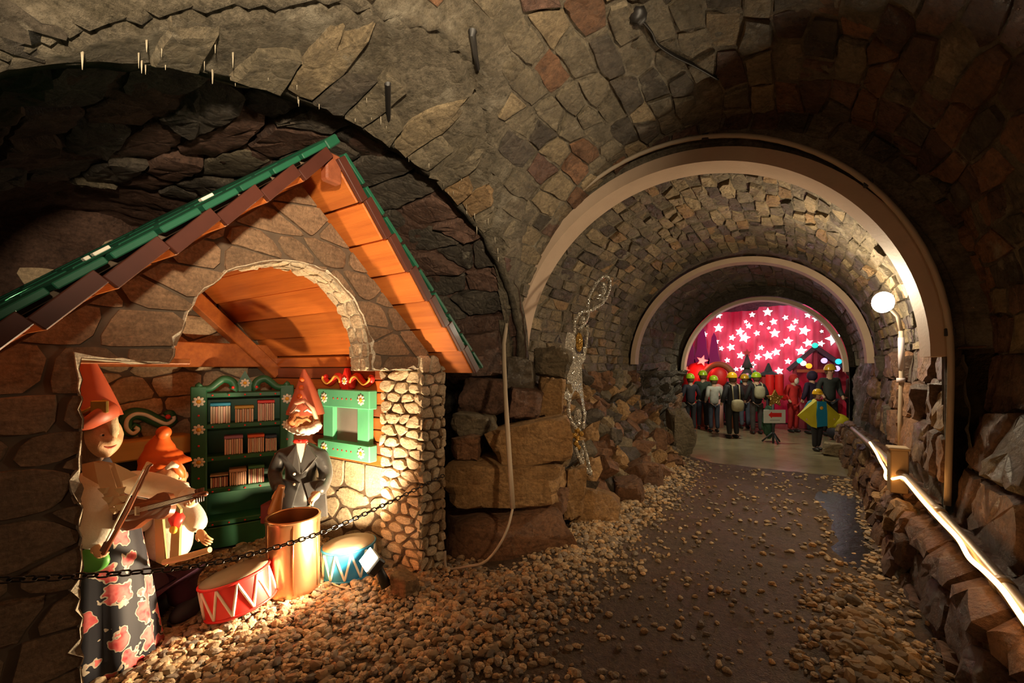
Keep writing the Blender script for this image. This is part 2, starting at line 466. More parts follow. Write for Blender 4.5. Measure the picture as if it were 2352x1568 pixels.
# right wall of the near part: big blocks
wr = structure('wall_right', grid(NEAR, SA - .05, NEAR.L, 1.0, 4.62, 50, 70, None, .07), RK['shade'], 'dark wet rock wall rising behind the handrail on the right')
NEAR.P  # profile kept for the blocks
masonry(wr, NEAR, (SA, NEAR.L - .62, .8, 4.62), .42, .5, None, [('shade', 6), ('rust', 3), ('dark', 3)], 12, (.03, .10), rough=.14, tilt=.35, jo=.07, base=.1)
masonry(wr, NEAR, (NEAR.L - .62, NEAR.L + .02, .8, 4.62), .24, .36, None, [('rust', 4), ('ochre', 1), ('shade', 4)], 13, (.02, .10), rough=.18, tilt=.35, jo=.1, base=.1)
# lit ring of the side vault, then the deep niche behind its edge
side = structure('wall_side', grid(SIDE, .8, SIDE.L - .8, XE, -.3, 170, 80, main_top, .022, 2.2, -.010), RK['mortar'], 'lit stone arch of the side vault above the little house')
masonry(side, SIDEL, (.8, SIDE.L - .8, XE + .02, -.4), .22, .58, lambda p: not in_main(p, -.09), [('olive', 4), ('tan', 3), ('ochre', 1.2), ('dark', 1)], 14, (.010, .045), tilt=.3, stretchy=.075, rounds=0, jo=.10, prof=((1, .75), (.93, 1.0), (.5, 1.02)))
rim = MB()
for i in range(121):                                  # crusted lip between ring and niche
    u = lerp(.8, SIDE.L - .8, i / 120); a = SIDE(u, XE, fbm((u, 0, 0), 3, .03)); b = DEEP(lerp(.8, DEEP.L - .8, i / 120), XE - .02, -.06)
    rim.v += [tuple(a + Vector((.03, 0, 0))), tuple(a + Vector((-.05 + fbm((u, 5, 0), 4, .05), 0, 0))), tuple(b)]
    if i:
        k = i * 3
        rim.f += [(k - 3, k - 2, k + 1, k), (k - 2, k - 1, k + 2, k + 1)]; rim.m += [0, 0]
put('lip', rim.mesh('lip', True, [RK['mortar']], fix=False), side)
drip = MB(); rd = random.Random(8)
for k in range(170):                                   # little pale stalactites under lip and vault
    if k % 2: u = rd.uniform(1.6, SIDE.L - 1.6); x = XE + abs(rd.gauss(0, .12))
    else: u = rd.uniform(1.6, 3.6); x = rd.uniform(XE, -1.2)
    p = SIDEL(u, x, .02); L = rd.uniform(.015, .05); r = rd.uniform(.002, .0045)
    if p.z < 2.2: continue
    drip.lathe([(r * 1.6, .03), (r, 0), (r * .3, -L)], 5, p)
o = put('stalactites', drip.mesh('drips', True, [mat('calcite', (.50, .43, .31), rough=.5)]), side); o['kind'] = 'stuff'
deep = structure('wall_niche', grid(DEEP, 0, DEEP.L, -7.4, XE - .01, 130, 70, None, .10, 1.1), RK['shade'], 'deep rock niche behind the little house, coloured dark for its shade')  # dark rock colour carries the deep shade of the niche
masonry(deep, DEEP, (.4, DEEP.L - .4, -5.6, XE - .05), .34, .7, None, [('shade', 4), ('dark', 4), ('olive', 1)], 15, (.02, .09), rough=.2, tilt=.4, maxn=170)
bk = MB(); n = 40
vs = []; fs = []
for i in range(n + 1):
    for j in range(n + 1):
        y, z = lerp(CY - 2.6, CY + 2.6, i / n), lerp(-.1, 3.8, j / n); vs.append((-7.2 + fbm((0, y, z), 1.2, .25), y, z))
for i in range(n):
    for j in range(n): a = i * (n + 1) + j; fs.append((a, a + 1, a + n + 2, a + n + 1))
bk.add(vs, fs); structure('wall_back', bk, RK['shade'], 'rock face closing the niche behind the house, coloured dark for its shade')  # shade at the back of the niche is put into the rock colour
# tunnel from the first arch to the hall
tun = structure('ceiling', grid(TUN, 2.05, TUN.L - 1.95, 4.6, 11.75, 120, 150, None, .026, 2.2, .010), RK['mortar'], 'stone vault of the narrower tunnel between the white arches')
tw = [('olive', 5), ('tan', 3.5), ('ochre', 1.2), ('dark', 2)]
masonry(tun, TUN, (2.15, TUN.L - 2.1, 4.85, 9.15), .155, .42, None, tw, 16, (.012, .055), rough=.25, tilt=.4, stretchy=.075, rounds=0, jo=.10, prof=((1, .75), (.93, 1.0), (.5, 1.02)), maxn=300)
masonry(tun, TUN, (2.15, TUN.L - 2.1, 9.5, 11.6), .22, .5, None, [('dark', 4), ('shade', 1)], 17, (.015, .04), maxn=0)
wl = structure('wall_left', grid(TUN, -.1, 2.1, 4.3, 11.75, 40, 110, None, .09), RK['dark'], 'broken rock wall along the left side of the tunnel')
masonry(wl, TUN, (-.05, 2.1, 4.35, 9.3), .23, .33, None, [('olive', 2), ('tan', 1.5), ('amber', 2.5), ('rust', 3), ('dark', 3)], 18, (.03, .24), rough=.25, tilt=.7, jo=.12, jit=.8, aniso=1.1, rounds=0, stretchy=.08, base=.12, maxn=200)
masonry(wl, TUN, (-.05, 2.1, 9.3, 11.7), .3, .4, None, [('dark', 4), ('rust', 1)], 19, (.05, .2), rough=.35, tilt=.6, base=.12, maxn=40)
wr2 = structure('wall_right', grid(TUN, TUN.L - 2.0, TUN.L + .02, 4.5, 11.75, 40, 100, None, .08), RK['dark'], 'rough rock wall of the tunnel beyond the first white arch on the right')
masonry(wr2, TUN, (TUN.L - 2.1, TUN.L - .98, 4.6, 9.3), .36, .42, None, [('shade', 3), ('rust', 3), ('dark', 2), ('ochre', .8)], 20, (.03, .12), rough=.18, tilt=.4, base=.1, maxn=150)
masonry(wr2, TUN, (TUN.L - .78, TUN.L + .02, 4.6, 11.5), .19, .3, None, [('rust', 4), ('ochre', 2), ('shade', 3)], 21, (.02, .09), rough=.2, tilt=.35, base=.1, maxn=150)
# step between the two barrel sizes at the first arch
st = MB()
for i in range(73):
    a = PI * i / 72
    st.v += [(-.6 - 2.45 * math.cos(a), 4.58, ZC + 2.42 * math.sin(a)), (-.919 - 1.98 * math.cos(a), 4.62, ZC + 2.03 * math.sin(a))]
    if i: k = 2 * i; st.f.append((k - 2, k - 1, k + 1, k)); st.m.append(0)
st.box((1.55, 4.64, .9), (.95, .1, 1.9)); st.box((-3.2, 4.64, .9), (.8, .1, 1.9))
WE = structure('wall_end', st, RK['mortar'], 'stone ring wall around the first white arch')
masonry(WE, lambda s_, t_, h_: Vector((-.84 - t_ * math.cos(s_ / 2.2), 4.61 - h_, ZC + t_ * 1.03 * math.sin(s_ / 2.2))), (0, 2.2 * PI, 2.17, 2.66), .24, .30, None, [('olive', 4), ('shade', 4), ('rust', 1.5), ('dark', 3)], 29, (.02, .07), rough=.25, tilt=.4, stretchy=.075, rounds=0, maxn=120)
# pier of boulders between niche and tunnel
def boulder(name, c, r, mm, parent, seed, sq=.55, M=None, n=36, m=24, rg=.16):
    off = Vector((seed * 3.1, seed * 1.7, seed))
    pl = []; rr = random.Random(int(seed * 77))
    for ax in (Vector((1, 0, 0)), Vector((0, 1, 0)), Vector((0, 0, 1))):
        for sg in (-1, 1): pl.append(((ax * sg + Vector([rr.uniform(-.22, .22) for _ in range(3)])).normalized(), rr.uniform(.72, .92)))
    for _ in range(5): pl.append((Vector([rr.gauss(0, 1) for _ in range(3)]).normalized(), rr.uniform(.92, 1.12)))
    def fn(d):
        k = min(q / max(1e-3, d.dot(nv)) for nv, q in pl if d.dot(nv) > .05)
        return min(k, 1.5) * (1 + noise.fractal(d * 2.2 + off, 1, 2, 5) * rg * .45)
    return part(name, MB().ball(c, r, n, m, M, fn), RK[mm] if isinstance(mm, str) else mm, parent, smooth=22)
RZ = Matrix.Rotation(TH, 3, 'Z')
def bp(px0, py0, px1, py1, d, dep, mm, seed, roll=0, sq=.5):
    c = at((px0 + px1) / 2, (py0 + py1) / 2, d); r = ((px1 - px0) / 2 / FPX * d, dep / 2, (py1 - py0) / 2 / FPX * d)
    boulder('stone', c, tuple(x * 1.06 for x in r), mm, wl, seed, sq, RZ @ Matrix.Rotation(R(roll), 3, 'Y'))
for a in [(1120, 960, 1315, 1050, 4.35, .8, 'amber', 1, -8), (1040, 1046, 1300, 1150, 4.25, .9, 'amber', 2, 0), (1000, 1140, 1330, 1320, 4.25, 1.3, 'rust', 3, -12),
          (1050, 945, 1140, 1000, 4.45, .5, 'olive', 4), (1040, 990, 1110, 1050, 4.3, .5, 'rust', 5), (1160, 885, 1250, 965, 4.75, .6, 'shade', 6), (1060, 860, 1170, 955, 4.75, .6, 'shade', 7),
          (1230, 860, 1300, 960, 4.85, .5, 'amber', 8), (1290, 1070, 1345, 1180, 4.55, .5, 'amber', 9), (1310, 1120, 1420, 1230, 4.75, .7, 'amber', 10, 12), (1020, 760, 1160, 880, 4.9, .7, 'shade', 11),
          (1250, 1030, 1310, 1075, 4.25, .3, 'tan', 12), (1285, 880, 1312, 910, 5.0, .2, 'tan', 13), (1150, 820, 1230, 890, 4.95, .5, 'dark', 14), (1225, 800, 1300, 870, 5.1, .5, 'olive', 15),
          (1400, 1090, 1475, 1180, 5.3, .5, 'rust', 16), (1460, 1060, 1520, 1130, 6.0, .5, 'rust', 17), (1535, 940, 1588, 1050, 8.4, .5, 'olive', 18), (1180, 1130, 1310, 1180, 4.15, .35, 'rust', 19, -20)]:
    bp(*a)
# hall behind the third arch
hb = MB(); hx0, hx1, hy0, hy1, hz = -4.0, 2.9, 11.72, 16.2, 3.85
def quadgrid(mb, f, n, m, amp):
    vs = []; fs = []
    for i in range(n + 1):
        for j in range(m + 1):
            p = Vector(f(i / n, j / m)); vs.append(p + Vector((fbm(p, 1.7, amp), fbm(p + Vector((9, 0, 0)), 1.7, amp), fbm(p + Vector((0, 9, 0)), 1.7, amp))))
    for i in range(n):
        for j in range(m): a = i * (m + 1) + j; fs.append((a, a + 1, a + m + 2, a + m + 1))
    mb.add(vs, fs)
quadgrid(hb, lambda a, b: (lerp(hx0, hx1, a), hy1, lerp(0, 4.4, b)), 40, 24, .1)
quadgrid(hb, lambda a, b: (hx0, lerp(hy0, hy1, a), lerp(0, 4.4, b)), 24, 20, .1)
quadgrid(hb, lambda a, b: (hx1, lerp(hy0, hy1, a), lerp(0, 4.4, b)), 24, 20, .1)
quadgrid(hb, lambda a, b: (lerp(hx0, hx1, a), lerp(hy0, hy1, b), hz + .2), 40, 24, .12)
structure('wall_hall', hb, RK['olive'], 'rock walls and ceiling of the far show hall')
fw = MB()                                              # portal wall around the third arch
for i in range(49):
    a = PI * i / 48
    fw.v += [(-.48 - 1.72 * math.cos(a), 11.78, 1.7 + 1.72 * math.sin(a)), (-.55 - 3.9 * math.cos(a), 11.74, 1.7 + 3.0 * math.sin(a))]
    if i: k = 2 * i; fw.f.append((k - 2, k - 1, k + 1, k)); fw.m.append(0)
for sx in (-1, 1):
    fw.box((-.48 + sx * 2.75, 11.75, .85), (2.06, .1, 1.75))
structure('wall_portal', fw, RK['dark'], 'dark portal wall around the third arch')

# ---------------------------------------------------------------- floor
def floor_mat():
    m, nt, b = nodes('wet_gravel_floor'); co = coords(nt)
    n1 = noi(nt, co, .9, 5, .6); n2 = noi(nt, co, 26, 8, .7); n3 = noi(nt, co, 90, 4, .6)
    col = mixc(nt, ramp(nt, n2, .4, .65), (.07, .047, .03), (.16, .11, .07)); col = mixc(nt, ramp(nt, n3, .58, .72), col, (.28, .2, .12))
    nt.links.new(col, b.inputs['Base Color'])
    nt.links.new(nn(nt, 'ShaderNodeMapRange', {0: n1, 1: .38, 2: .62, 3: .22, 4: .6}).outputs[0], b.inputs['Roughness'])
    h = nn(nt, 'ShaderNodeMath', {0: n2, 1: n3}, operation='ADD')
    bp_ = nn(nt, 'ShaderNodeBump', {'Height': h.outputs[0], 'Strength': 1.0, 'Distance': .018}); nt.links.new(bp_.outputs[0], b.inputs['Normal'])
    return m
def fz(x, y):
    z = fbm((x, y, 0), .9, .035) + fbm((x, y, 3), 3.5, .012)
    z += .10 * math.exp(-((x - .42) / .28) ** 2 - ((y - 3.2) / 1.1) ** 2)       # gravel ridge by the ledge
    z += .10 * math.exp(-((x + 1.55) / .35) ** 2) * (1 if y > 2 else math.exp(-((y - 2) / .6) ** 2))
    z += .05 * math.exp(-((x + 2.5) / .6) ** 2)
    z -= .085 * math.exp(-((x - .60) / .20) ** 2 - ((y - 5.9) / 1.5) ** 2)
    return z
fl = MB(); vs = []; fs = []; nx, ny = 150, 170
for i in range(nx + 1):
    for j in range(ny + 1):
        x, y = lerp(-6.6, 2.2, i / nx), lerp(-3.2, 8.35, j / ny); vs.append((x, y, fz(x, y)))
for i in range(nx):
    for j in range(ny): a = i * (ny + 1) + j; fs.append((a, a + ny + 1, a + ny + 2, a + 1))
fl.add(vs, fs)
FLOOR = structure('floor', fl, floor_mat(), 'wet gravel floor of the tunnel and the little stage')
hf = MB(); quadgrid(hf, lambda a, b: (lerp(-4.2, 3, a), lerp(7.9, 16.3, b), -.005), 40, 50, .008)
structure('floor', hf, mat('wet_concrete', (.33, .28, .17), (.24, .20, .12), 2, .20, bump=.004, bscale=6), 'smooth wet concrete floor under the visitors')  # olive tint puts reflected hall light into the concrete colour
wt = MB().box((.58, 5.9, -.056), (.62, 4.0, .05), ch=.002)
tag(part('puddle', wt, mat('water', (.012, .012, .012), rough=.05, bump=.006, bscale=7), None, False), 'shallow bluish puddle beside the gravel ridge', 'puddle')
# pebbles
PEB = [rock('pebble_tan', (.50, .36, .21), (.58, .44, .28), (.36, .25, .14), 9, .6, .006, 40, rand=.4, wet=.1),
       rock('pebble_ochre', (.46, .28, .13), (.54, .36, .19), (.30, .18, .09), 9, .6, .006, 40, rand=.4, wet=.1),
       rock('pebble_grey', (.30, .25, .19), (.38, .31, .24), (.2, .16, .12), 9, .5, .006, 40, rand=.4, wet=.15)]
rp = random.Random(3)
PM = []
for k in range(10):
    off = Vector((k * 7.7, 1, 2))
    def fn(d, off=off): return (1 / max(abs(d.x), abs(d.y), abs(d.z)) ** .35) * (1 + noise.noise(d * 1.3 + off) * .35)
    mb = MB().ball((0, 0, 0), (1, rp.uniform(.6, .9), rp.uniform(.45, .7)), 7, 5, None, fn); PM.append(mb)
def density(x, y):
    if x < -1.75 and y < 2.9: return 1.0
    d = .06 + .9 * math.exp(-((x + 1.5) / .33) ** 2) * (1 if y < 7 else .4) + 1.0 * math.exp(-((x - .42) / .24) ** 2 - ((y - 3.0) / 1.0) ** 2)
    if y < 2.2: d = max(d, .85 * max(0, min(1, (-x - .55) / .8)))
    if x > .55: d = max(d, .35)
    return min(1, d)
cand = []
while len(cand) < 13500:
    near_w = rp.random() < .7
    if near_w: x, y = rp.uniform(-4.4, .9), rp.uniform(.5, 4.2)
    else: x, y = rp.uniform(-1.8, .9), rp.uniform(4.2, 8.2)
    if rp.random() > density(x, y): continue
    if x < -1.9 and y > 3.0: continue
    big = density(x, y)
    r = rp.choice((.009, .012, .015, .018, .022, .028)) * (1.0 + .45 * big * rp.random()) * (1 if y < 4.4 else 1.1)
    if x > .1 and y < 4.3 and big > .5: r *= 1.5
    q = proj((x, y, 0))
    if not q or not (-60 < q[0] < 2420) or q[1] > 1640: continue
    cand.append((r / q[2], x, y, r))
cand.sort(reverse=True)
PME = [[None] * len(PEB) for _ in PM]
rest = MB()
for i, (v, x, y, r) in enumerate(cand):
    k = rp.randrange(10); mi = rp.choices((0, 1, 2), (4, 2, 2))[0]; rot = Matrix.Rotation(rp.uniform(0, 6.28), 4, 'Z') @ Matrix.Rotation(rp.uniform(-.3, .3), 4, 'X')
    M = Matrix.Translation((x, y, fz(x, y) + r * .28)) @ rot @ Matrix.Diagonal((r, r * rp.uniform(.75, 1.1), r * rp.uniform(.7, 1.1), 1))
    if i < 300:
        if PME[k][mi] is None: PME[k][mi] = PM[k].mesh('pebble', False, [PEB[mi]])
        o = bpy.data.objects.new('pebble', PME[k][mi]); COL.objects.link(o); o.parent = FLOOR; o.matrix_basis = M
    else:
        rest.mi = mi; rest.add([M @ Vector(p) for p in PM[k].v], PM[k].f)
o = put('gravel', rest.mesh('gravel', False, PEB), FLOOR); o['kind'] = 'stuff'
# ---------------------------------------------------------------- the three white arches
CREAM = mat('cream_board', (.58, .43, .31), (.52, .38, .27), 3, .55, bump=.002, bscale=40)
def arch(name, cx, zc, ro, ri, y0, y1, label, vs=1.0, a0=0):
    mb = MB(); n = 64
    for i in range(n + 1):
        a = lerp(R(a0), PI - R(a0), i / n)
        for r, y in ((ro, y0), (ri, y0), (ri, y1), (ro, y1)): mb.v.append((cx + r * math.cos(a), y, zc + vs * r * math.sin(a)))
        if i:
            k = 4 * i
            for j in range(4): mb.f.append((k - 4 + j, k - 4 + (j + 1) % 4, k + (j + 1) % 4, k + j)); mb.m.append(0)
    mb.f += [(0, 1, 2, 3), (4 * n + 3, 4 * n + 2, 4 * n + 1, 4 * n)]; mb.m += [0, 0]
    return tag(part(name, mb, CREAM, None, 30), label, None, None, 'structure')
arch('trim_1', -.919, 1.79, 2.03, 1.90, 4.55, 4.86, 'nearest and largest cream arch rib spanning the tunnel', 1.03)
arch('trim_2', -.728, 1.78, 2.03, 1.93, 9.15, 9.42, 'middle cream arch rib spanning the tunnel', 1.0)
arch('trim_3', -.48, 1.62, 1.70, 1.62, 11.55, 11.85, 'farthest thin cream arch rib framing the show hall', 1.03)
# ---------------------------------------------------------------- the little stage house
XF, XR = -2.45, -2.13          # facade plane, front edge of the roof
YA, YL, YRr, ZA, ZE = 1.49, .18, 2.80, 2.86, 1.66
HOUSE = thing('stage_house', 'little stage house with stone facade, orange wooden ceiling and green shingle roof', 'house', (-3.6, YA, 0))
FACE = rock('facade_stone', (.22, .135, .075), (.265, .165, .092), (.155, .095, .052), 5, .7, .008, 30, rand=.18, wet=.05)
FOAM = rock('pale_foam', (.62, .52, .38), (.70, .60, .46), (.45, .37, .26), 9, .8, .012, 26, rand=.1, wet=.02)
JOINT = mat('dark_joint', (.09, .06, .037), (.12, .08, .05), 12, .85)
LITST = rock('pale_cast_stone', (.52, .40, .26), (.58, .46, .31), (.40, .30, .19), 6, .7, .006, 30, rand=.14, wet=.05)
WOOD = mat('orange_varnished_wood', (.56, .165, .03), (.40, .105, .02), 3, .38, bump=.0015, bscale=40, stretch=(.25, 6, 6), coat=.35, rand=.2)
REDW = mat('red_brown_wood', (.30, .085, .035), (.22, .06, .025), 4, .42, bump=.0015, bscale=40, stretch=(.3, 5, 5), coat=.25, rand=.08)
SHIN = mat('green_shingle', (.010, .10, .05), (.008, .078, .04), 6, .5, rand=.12)
FASC = mat('dark_red_fascia', (.085, .022, .013), (.06, .016, .010), 4, .45, coat=.2)
def torn(px, rnd, amp, step=.04):
    out = []
    for a, b in zip(px, px[1:]):
        a, b = Vector(a), Vector(b); L = (b - a).length; k = max(1, int(L / step)); nrm = Vector((-(b - a).y, (b - a).x)).normalized()
        for i in range(k): out.append(a + (b - a) * (i / k) + nrm * (rnd.uniform(-amp, amp) if i or 1 else 0))
    out.append(Vector(px[-1])); return [tuple(p) for p in out]
rh = random.Random(21)
def yz(px, py): p = onX(px, py, XF); return (p.y, p.z)
inner = [(.54, -.02), (.54, 1.735), yz(388, 836), yz(404, 800), yz(432, 718), yz(470, 665), yz(520, 628), yz(585, 608), yz(650, 599), yz(705, 606), yz(760, 634), yz(800, 675), yz(828, 725), yz(846, 785), yz(848, 851), (2.49, 1.69)]
inn = torn(inner, rh, .007)
outer = [(2.49, 1.69), (2.72, 1.70), (YA, 2.80), (-.05, 1.42), (-.05, -.02)]
facade = inn + outer[1:]
def mX(x): return lambda a, b, h: Vector((x + h, a, b))
def slab(poly, mp, h0, h1, mats, name, parent):
    """thick panel of any outline; slot 0 faces, slot 1 the cut edge"""
    from mathutils.geometry import tessellate_polygon
    tri = tessellate_polygon([[Vector((p[0], p[1], 0)) for p in poly]]); n = len(poly); mb = MB()
    vs = [mp(a, b, h0) for a, b in poly] + [mp(a, b, h1) for a, b in poly]
    mb.add(vs, [tuple(t)[::-1] for t in tri] + [tuple(i + n for i in t) for t in tri])
    mb.mi = 1; b0 = len(mb.v); mb.add(vs, [(i, (i + 1) % n, n + (i + 1) % n, n + i) for i in range(n)])
    return put(name, mb.mesh(name, False, mats), parent)
fac = slab(facade, mX(XF), -.20, 0, [JOINT, FOAM], 'facade', HOUSE)
def inside(poly, x, y):
    c = False; n = len(poly)
    for i in range(n):
        (x1, y1), (x2, y2) = poly[i], poly[(i + 1) % n]
        if (y1 > y) != (y2 > y) and x < (x2 - x1) * (y - y1) / (y2 - y1) + x1: c = not c
    return c
from mathutils.geometry import delaunay_2d_cdt
def clip(cell, region):
    """cell (convex) cut by a simple region: list of triangles and outline edges"""
    n, m = len(cell), len(region); vv = [Vector(p) for p in cell] + [Vector(p) for p in region]
    r = delaunay_2d_cdt(vv, [], [list(range(n)), list(range(n, n + m))], 1, 1e-5)
    V, F, OF = r[0], r[2], r[5]; T = [f for f, o in zip(F, OF) if 0 in o and 1 in o]
    return V, T
def carved(root, region, bounds, h, w, mp, mt, seed, hh=(.010, .018), gap=.02, jit=.5, aniso=.9, name='stone', rounds=2, conv=True):
    """flat carved stones with recessed joints, cut by the panel outline"""
    rnd = random.Random(seed); b0, b1, a0, a1 = bounds          # rows along the second coordinate
    seeds = [(t, s) for s, t in brick_seeds(b0, b1, a0, a1, h, w, rnd, jit)]
    cells = voronoi(seeds, w / aniso, h, gap, (a0, a1, b0, b1)); out = 0
    for poly in cells:
        if not poly: continue
        pts, c = outline(poly, rnd, .1, .03, rounds); pts = [tuple(p) for p in pts]
        ins = [inside(region, *p) for p in pts]
        if not any(ins): continue
        H = rnd.uniform(*hh); mb = MB()
        if all(ins):
            stone(mb, poly, mp, H, .002, rnd, .12, .1, rounds, .03, .15, ((1, .5), (.93, 1), (.6, 1.06)))
        else:
            V, T = clip(pts, region)
            if not T: continue
            use = sorted({i for t in T for i in t}); ix = {v: k for k, v in enumerate(use)}; n = len(use)
            ec = {}
            for t in T:
                for i in range(len(t)): e = (t[i], t[(i + 1) % len(t)]); ec[e] = 1
            bd = [e for e in ec if (e[1], e[0]) not in ec]
            vs = [mp(V[i].x, V[i].y, -.002) for i in use] + [mp(V[i].x, V[i].y, H) for i in use]
            mb.add(vs, [tuple(ix[i] + n for i in t) for t in T] + [(ix[a], ix[b], ix[b] + n, ix[a] + n) for a, b in bd])
        put(name, mb.mesh(name, 35, [mt]), root); out += 1
    return out
carved(fac, facade, (-.02, 2.84, -.05, 2.72), .165, .32, mX(XF), FACE, 31, gap=.010, aniso=.75, rounds=1)
rb = MB(); ro_ = []
for i, p in enumerate(inn):
    a, b = Vector(inn[max(0, i - 2)]), Vector(inn[min(len(inn) - 1, i + 2)]); t = (b - a).normalized(); nl = Vector((-t.y, t.x)); w = rh.uniform(.003, .014) + (.025 if rh.random() < .07 else 0)
    q = Vector(p) + nl * w; rb.v += [(XF - .03, p[0], p[1]), (XF + .012, p[0] + nl.x * .004, p[1] + nl.y * .004), (XF + .021, q.x, q.y), (XF - .0, q.x + nl.x * .004, q.y + nl.y * .004)]
    if i:
        k = 4 * i
        for j in range(3): rb.f.append((k - 4 + j, k - 3 + j, k + 1 + j, k + j)); rb.m.append(0)
put('torn_edge', rb.mesh('torn_edge', False, [FOAM], fix=False), fac)
# stones lining the cut of the arch on its right side
Ci = [p for p in inn[-36:-3]]
path = inn[[i for i, p in enumerate(inn) if p[0] > 1.2 and p[1] > 2.2][0]:-6]
acc = [0]
for a, b in zip(path, path[1:]): acc.append(acc[-1] + math.dist(a, b))
def arcp(s):
    s = min(max(s, 0), acc[-1] - 1e-6)
    for i in range(len(acc) - 1):
        if s <= acc[i + 1]: t = (s - acc[i]) / max(1e-6, acc[i + 1] - acc[i]); return Vector(path[i]).lerp(Vector(path[i + 1]), t)
def reveal(s, x, h):
    p = arcp(s); q = Vector((1.43, 1.72)) - p; q.normalize(); return Vector((x, p.x + q.x * h, p.y + q.y * h))
masonry(fac, reveal, (0, acc[-1], -2.645, -2.455), .10, .10, None, [(LITST, 1)], 33, (.008, .02), gap=.008, base=.005, stretchy=.05)
# pillar on the right
PX1, PX0_, PY0, PY1 = -2.42, -2.88, 2.47, 2.76
pil = put('pillar', MB().box(((PX1 + PX0_) / 2, (PY0 + PY1) / 2, .90), (PX1 - PX0_ - .03, PY1 - PY0 - .03, 1.80), ch=.01).mesh('pillar', False, [JOINT]), HOUSE)
def cs(root, mp, a0, a1, h, w, seed, z1=1.80, mt=LITST, hh=(.018, .034)):
    masonry(root, lambda s, t, k: mp(t, s, k), (0, z1, a0, a1), h, w, None, [(mt, 1)], seed, hh, gap=.012, base=.02, stretchy=.06, jit=.45, aniso=.8, rounds=1, jo=.06, rough=.12, tilt=.15, prof=((1, .5), (.9, 1), (.55, 1.08)))
cs(pil, lambda a, z, k: Vector((a, PY0 + .015 - k, z)), PX0_, PX1, .092, .155, 41)
cs(pil, lambda a, z, k: Vector((PX1 - .015 + k, a, z)), PY0, PY1, .085, .115, 42)
cs(pil, lambda a, z, k: Vector((a, PY1 - .015 + k, z)), PX0_, PX1, .12, .2, 43)
# walls inside: back wall X, side wall Y
XB, YB = -4.86, 2.64
bw = slab([(-.02, 0), (-.02, 1.45), (YA, 2.80), (YB + .1, 1.75), (YB + .1, 0)], mX(XB), -.08, 0, [JOINT, JOINT], 'back_wall', HOUSE)
carved(bw, [(-.02, 0), (-.02, 1.45), (YA, 2.80), (YB + .1, 1.75), (YB + .1, 0)], (0, 2.8, .3, YB + .05), .21, .36, mX(XB), rock('back_wall_stone', (.42, .30, .18), (.48, .35, .22), (.33, .23, .14), 4, .75, .004, 30, rand=.15, wet=.02), 44, gap=.012, rounds=1)
mY = lambda a, b, h: Vector((a, YB - h, b))
sw = put('side_wall', MB().box(((XB + PX0_) / 2, YB + .05, .9), (PX0_ - XB, .1, 1.8)).mesh('side_wall', False, [JOINT]), HOUSE)
carved(sw, [(XB, 0), (PX0_, 0), (PX0_, .80), (XB, .80)], (0, .82, XB, PX0_), .19, .30, mY, LITST, 45, (.014, .024))
for i in range(9):
    z = .81 + i * .112; mb = MB(); mb.box(((XB + PX0_) / 2 + .01, YB - .018 - .004 * (i % 2), z + .054), (PX0_ - XB - .02, .03, .104), ch=.01); put('plank', mb.mesh('plank', False, [REDW if i % 3 == 1 else WOOD]), sw)
lw = put('side_wall', MB().box((-3.7, .02, .85), (2.3, .1, 1.7)).mesh('side_wall', False, [JOINT]), HOUSE)
# roof: lapped boards under green shingles
sl = {}
for side, (ye, ze) in (('r', (YRr, ZE)), ('l', (YL, ZE))):
    d = Vector((0, ye - YA, ze - ZA)); L = d.length; d.normalize(); n = Vector((0, -d.z, d.y)) if side == 'r' else Vector((0, d.z, -d.y))
    if n.z < 0: n = -n
    roof = thing.__call__ if False else None
    rp_ = put('roof_slope', MB().box(Vector(((XR + XB) / 2 - .02, YA, ZA)) + d * (L / 2) + n * .066, (XR - XB - .03, L - .04, .02), Matrix((Vector((1, 0, 0)), d, n)).transposed()).mesh('roof_slope', False, [JOINT]), HOUSE)
    nb = 7; wb = L / nb; tl = .13
    for i in range(nb):
        c0 = (i + .5) * wb; dd = (d * math.cos(tl) - n * math.sin(tl) * 1).normalized(); n2 = (n * math.cos(tl) + d * math.sin(tl)).normalized()
        M = Matrix((Vector((1, 0, 0)), dd, n2)).transposed()
        mb = MB().box(Vector(((XR + XB) / 2 - .01, YA, ZA)) + d * c0 + n * .025, (XR - XB, wb * .95, .05), M, .006)
        put('board', mb.mesh('board', False, [WOOD if side == 'r' else WOOD]), rp_)
    for i in range(nb):
        c0 = (i + .5) * wb; dd = (d * math.cos(tl) - n * math.sin(tl)).normalized(); n2 = (n * math.cos(tl) + d * math.sin(tl)).normalized(); M = Matrix((Vector((1, 0, 0)), dd, n2)).transposed()
        put('board_end', MB().box(Vector((XR + .012, YA, ZA)) + d * c0 + n * .034, (.03, wb * .985, .058), M, .003).mesh('board_end', False, [FASC]), rp_)
    ns = 9; wsg = (L + .05) / ns
    for i in range(ns):
        c0 = (i + .5) * wsg - .01
        for j in range(6):
            xl = (XR + .03 - XB) / 6; mb = MB().box(Vector((XR + .03 - (j + .5) * xl, YA, ZA)) + d * c0 + n * (.088 + .004 * (j % 2)), (xl - .008, wsg - .022, .026), Matrix((Vector((1, 0, 0)), d, n)).transposed(), .004)
            put('shingle', mb.mesh('shingle', False, [SHIN]), rp_)
    sl[side] = (d, n, L)
rc = MB().box((((XR + XB) / 2), YA, ZA + .115), (XR - XB, .10, .05), Matrix.Rotation(R(45), 3, 'X')); put('ridge_cap', rc.mesh('ridge_cap', False, [SHIN]), HOUSE)
bb = MB().box((XR - .03, YA + .01, ZA - .03), (.06, .10, .16), ch=.01); put('ridge_block', bb.mesh('ridge_block', False, [REDW]), HOUSE)
TAPE = mat('peeling_white', (.7, .66, .55), rough=.7)
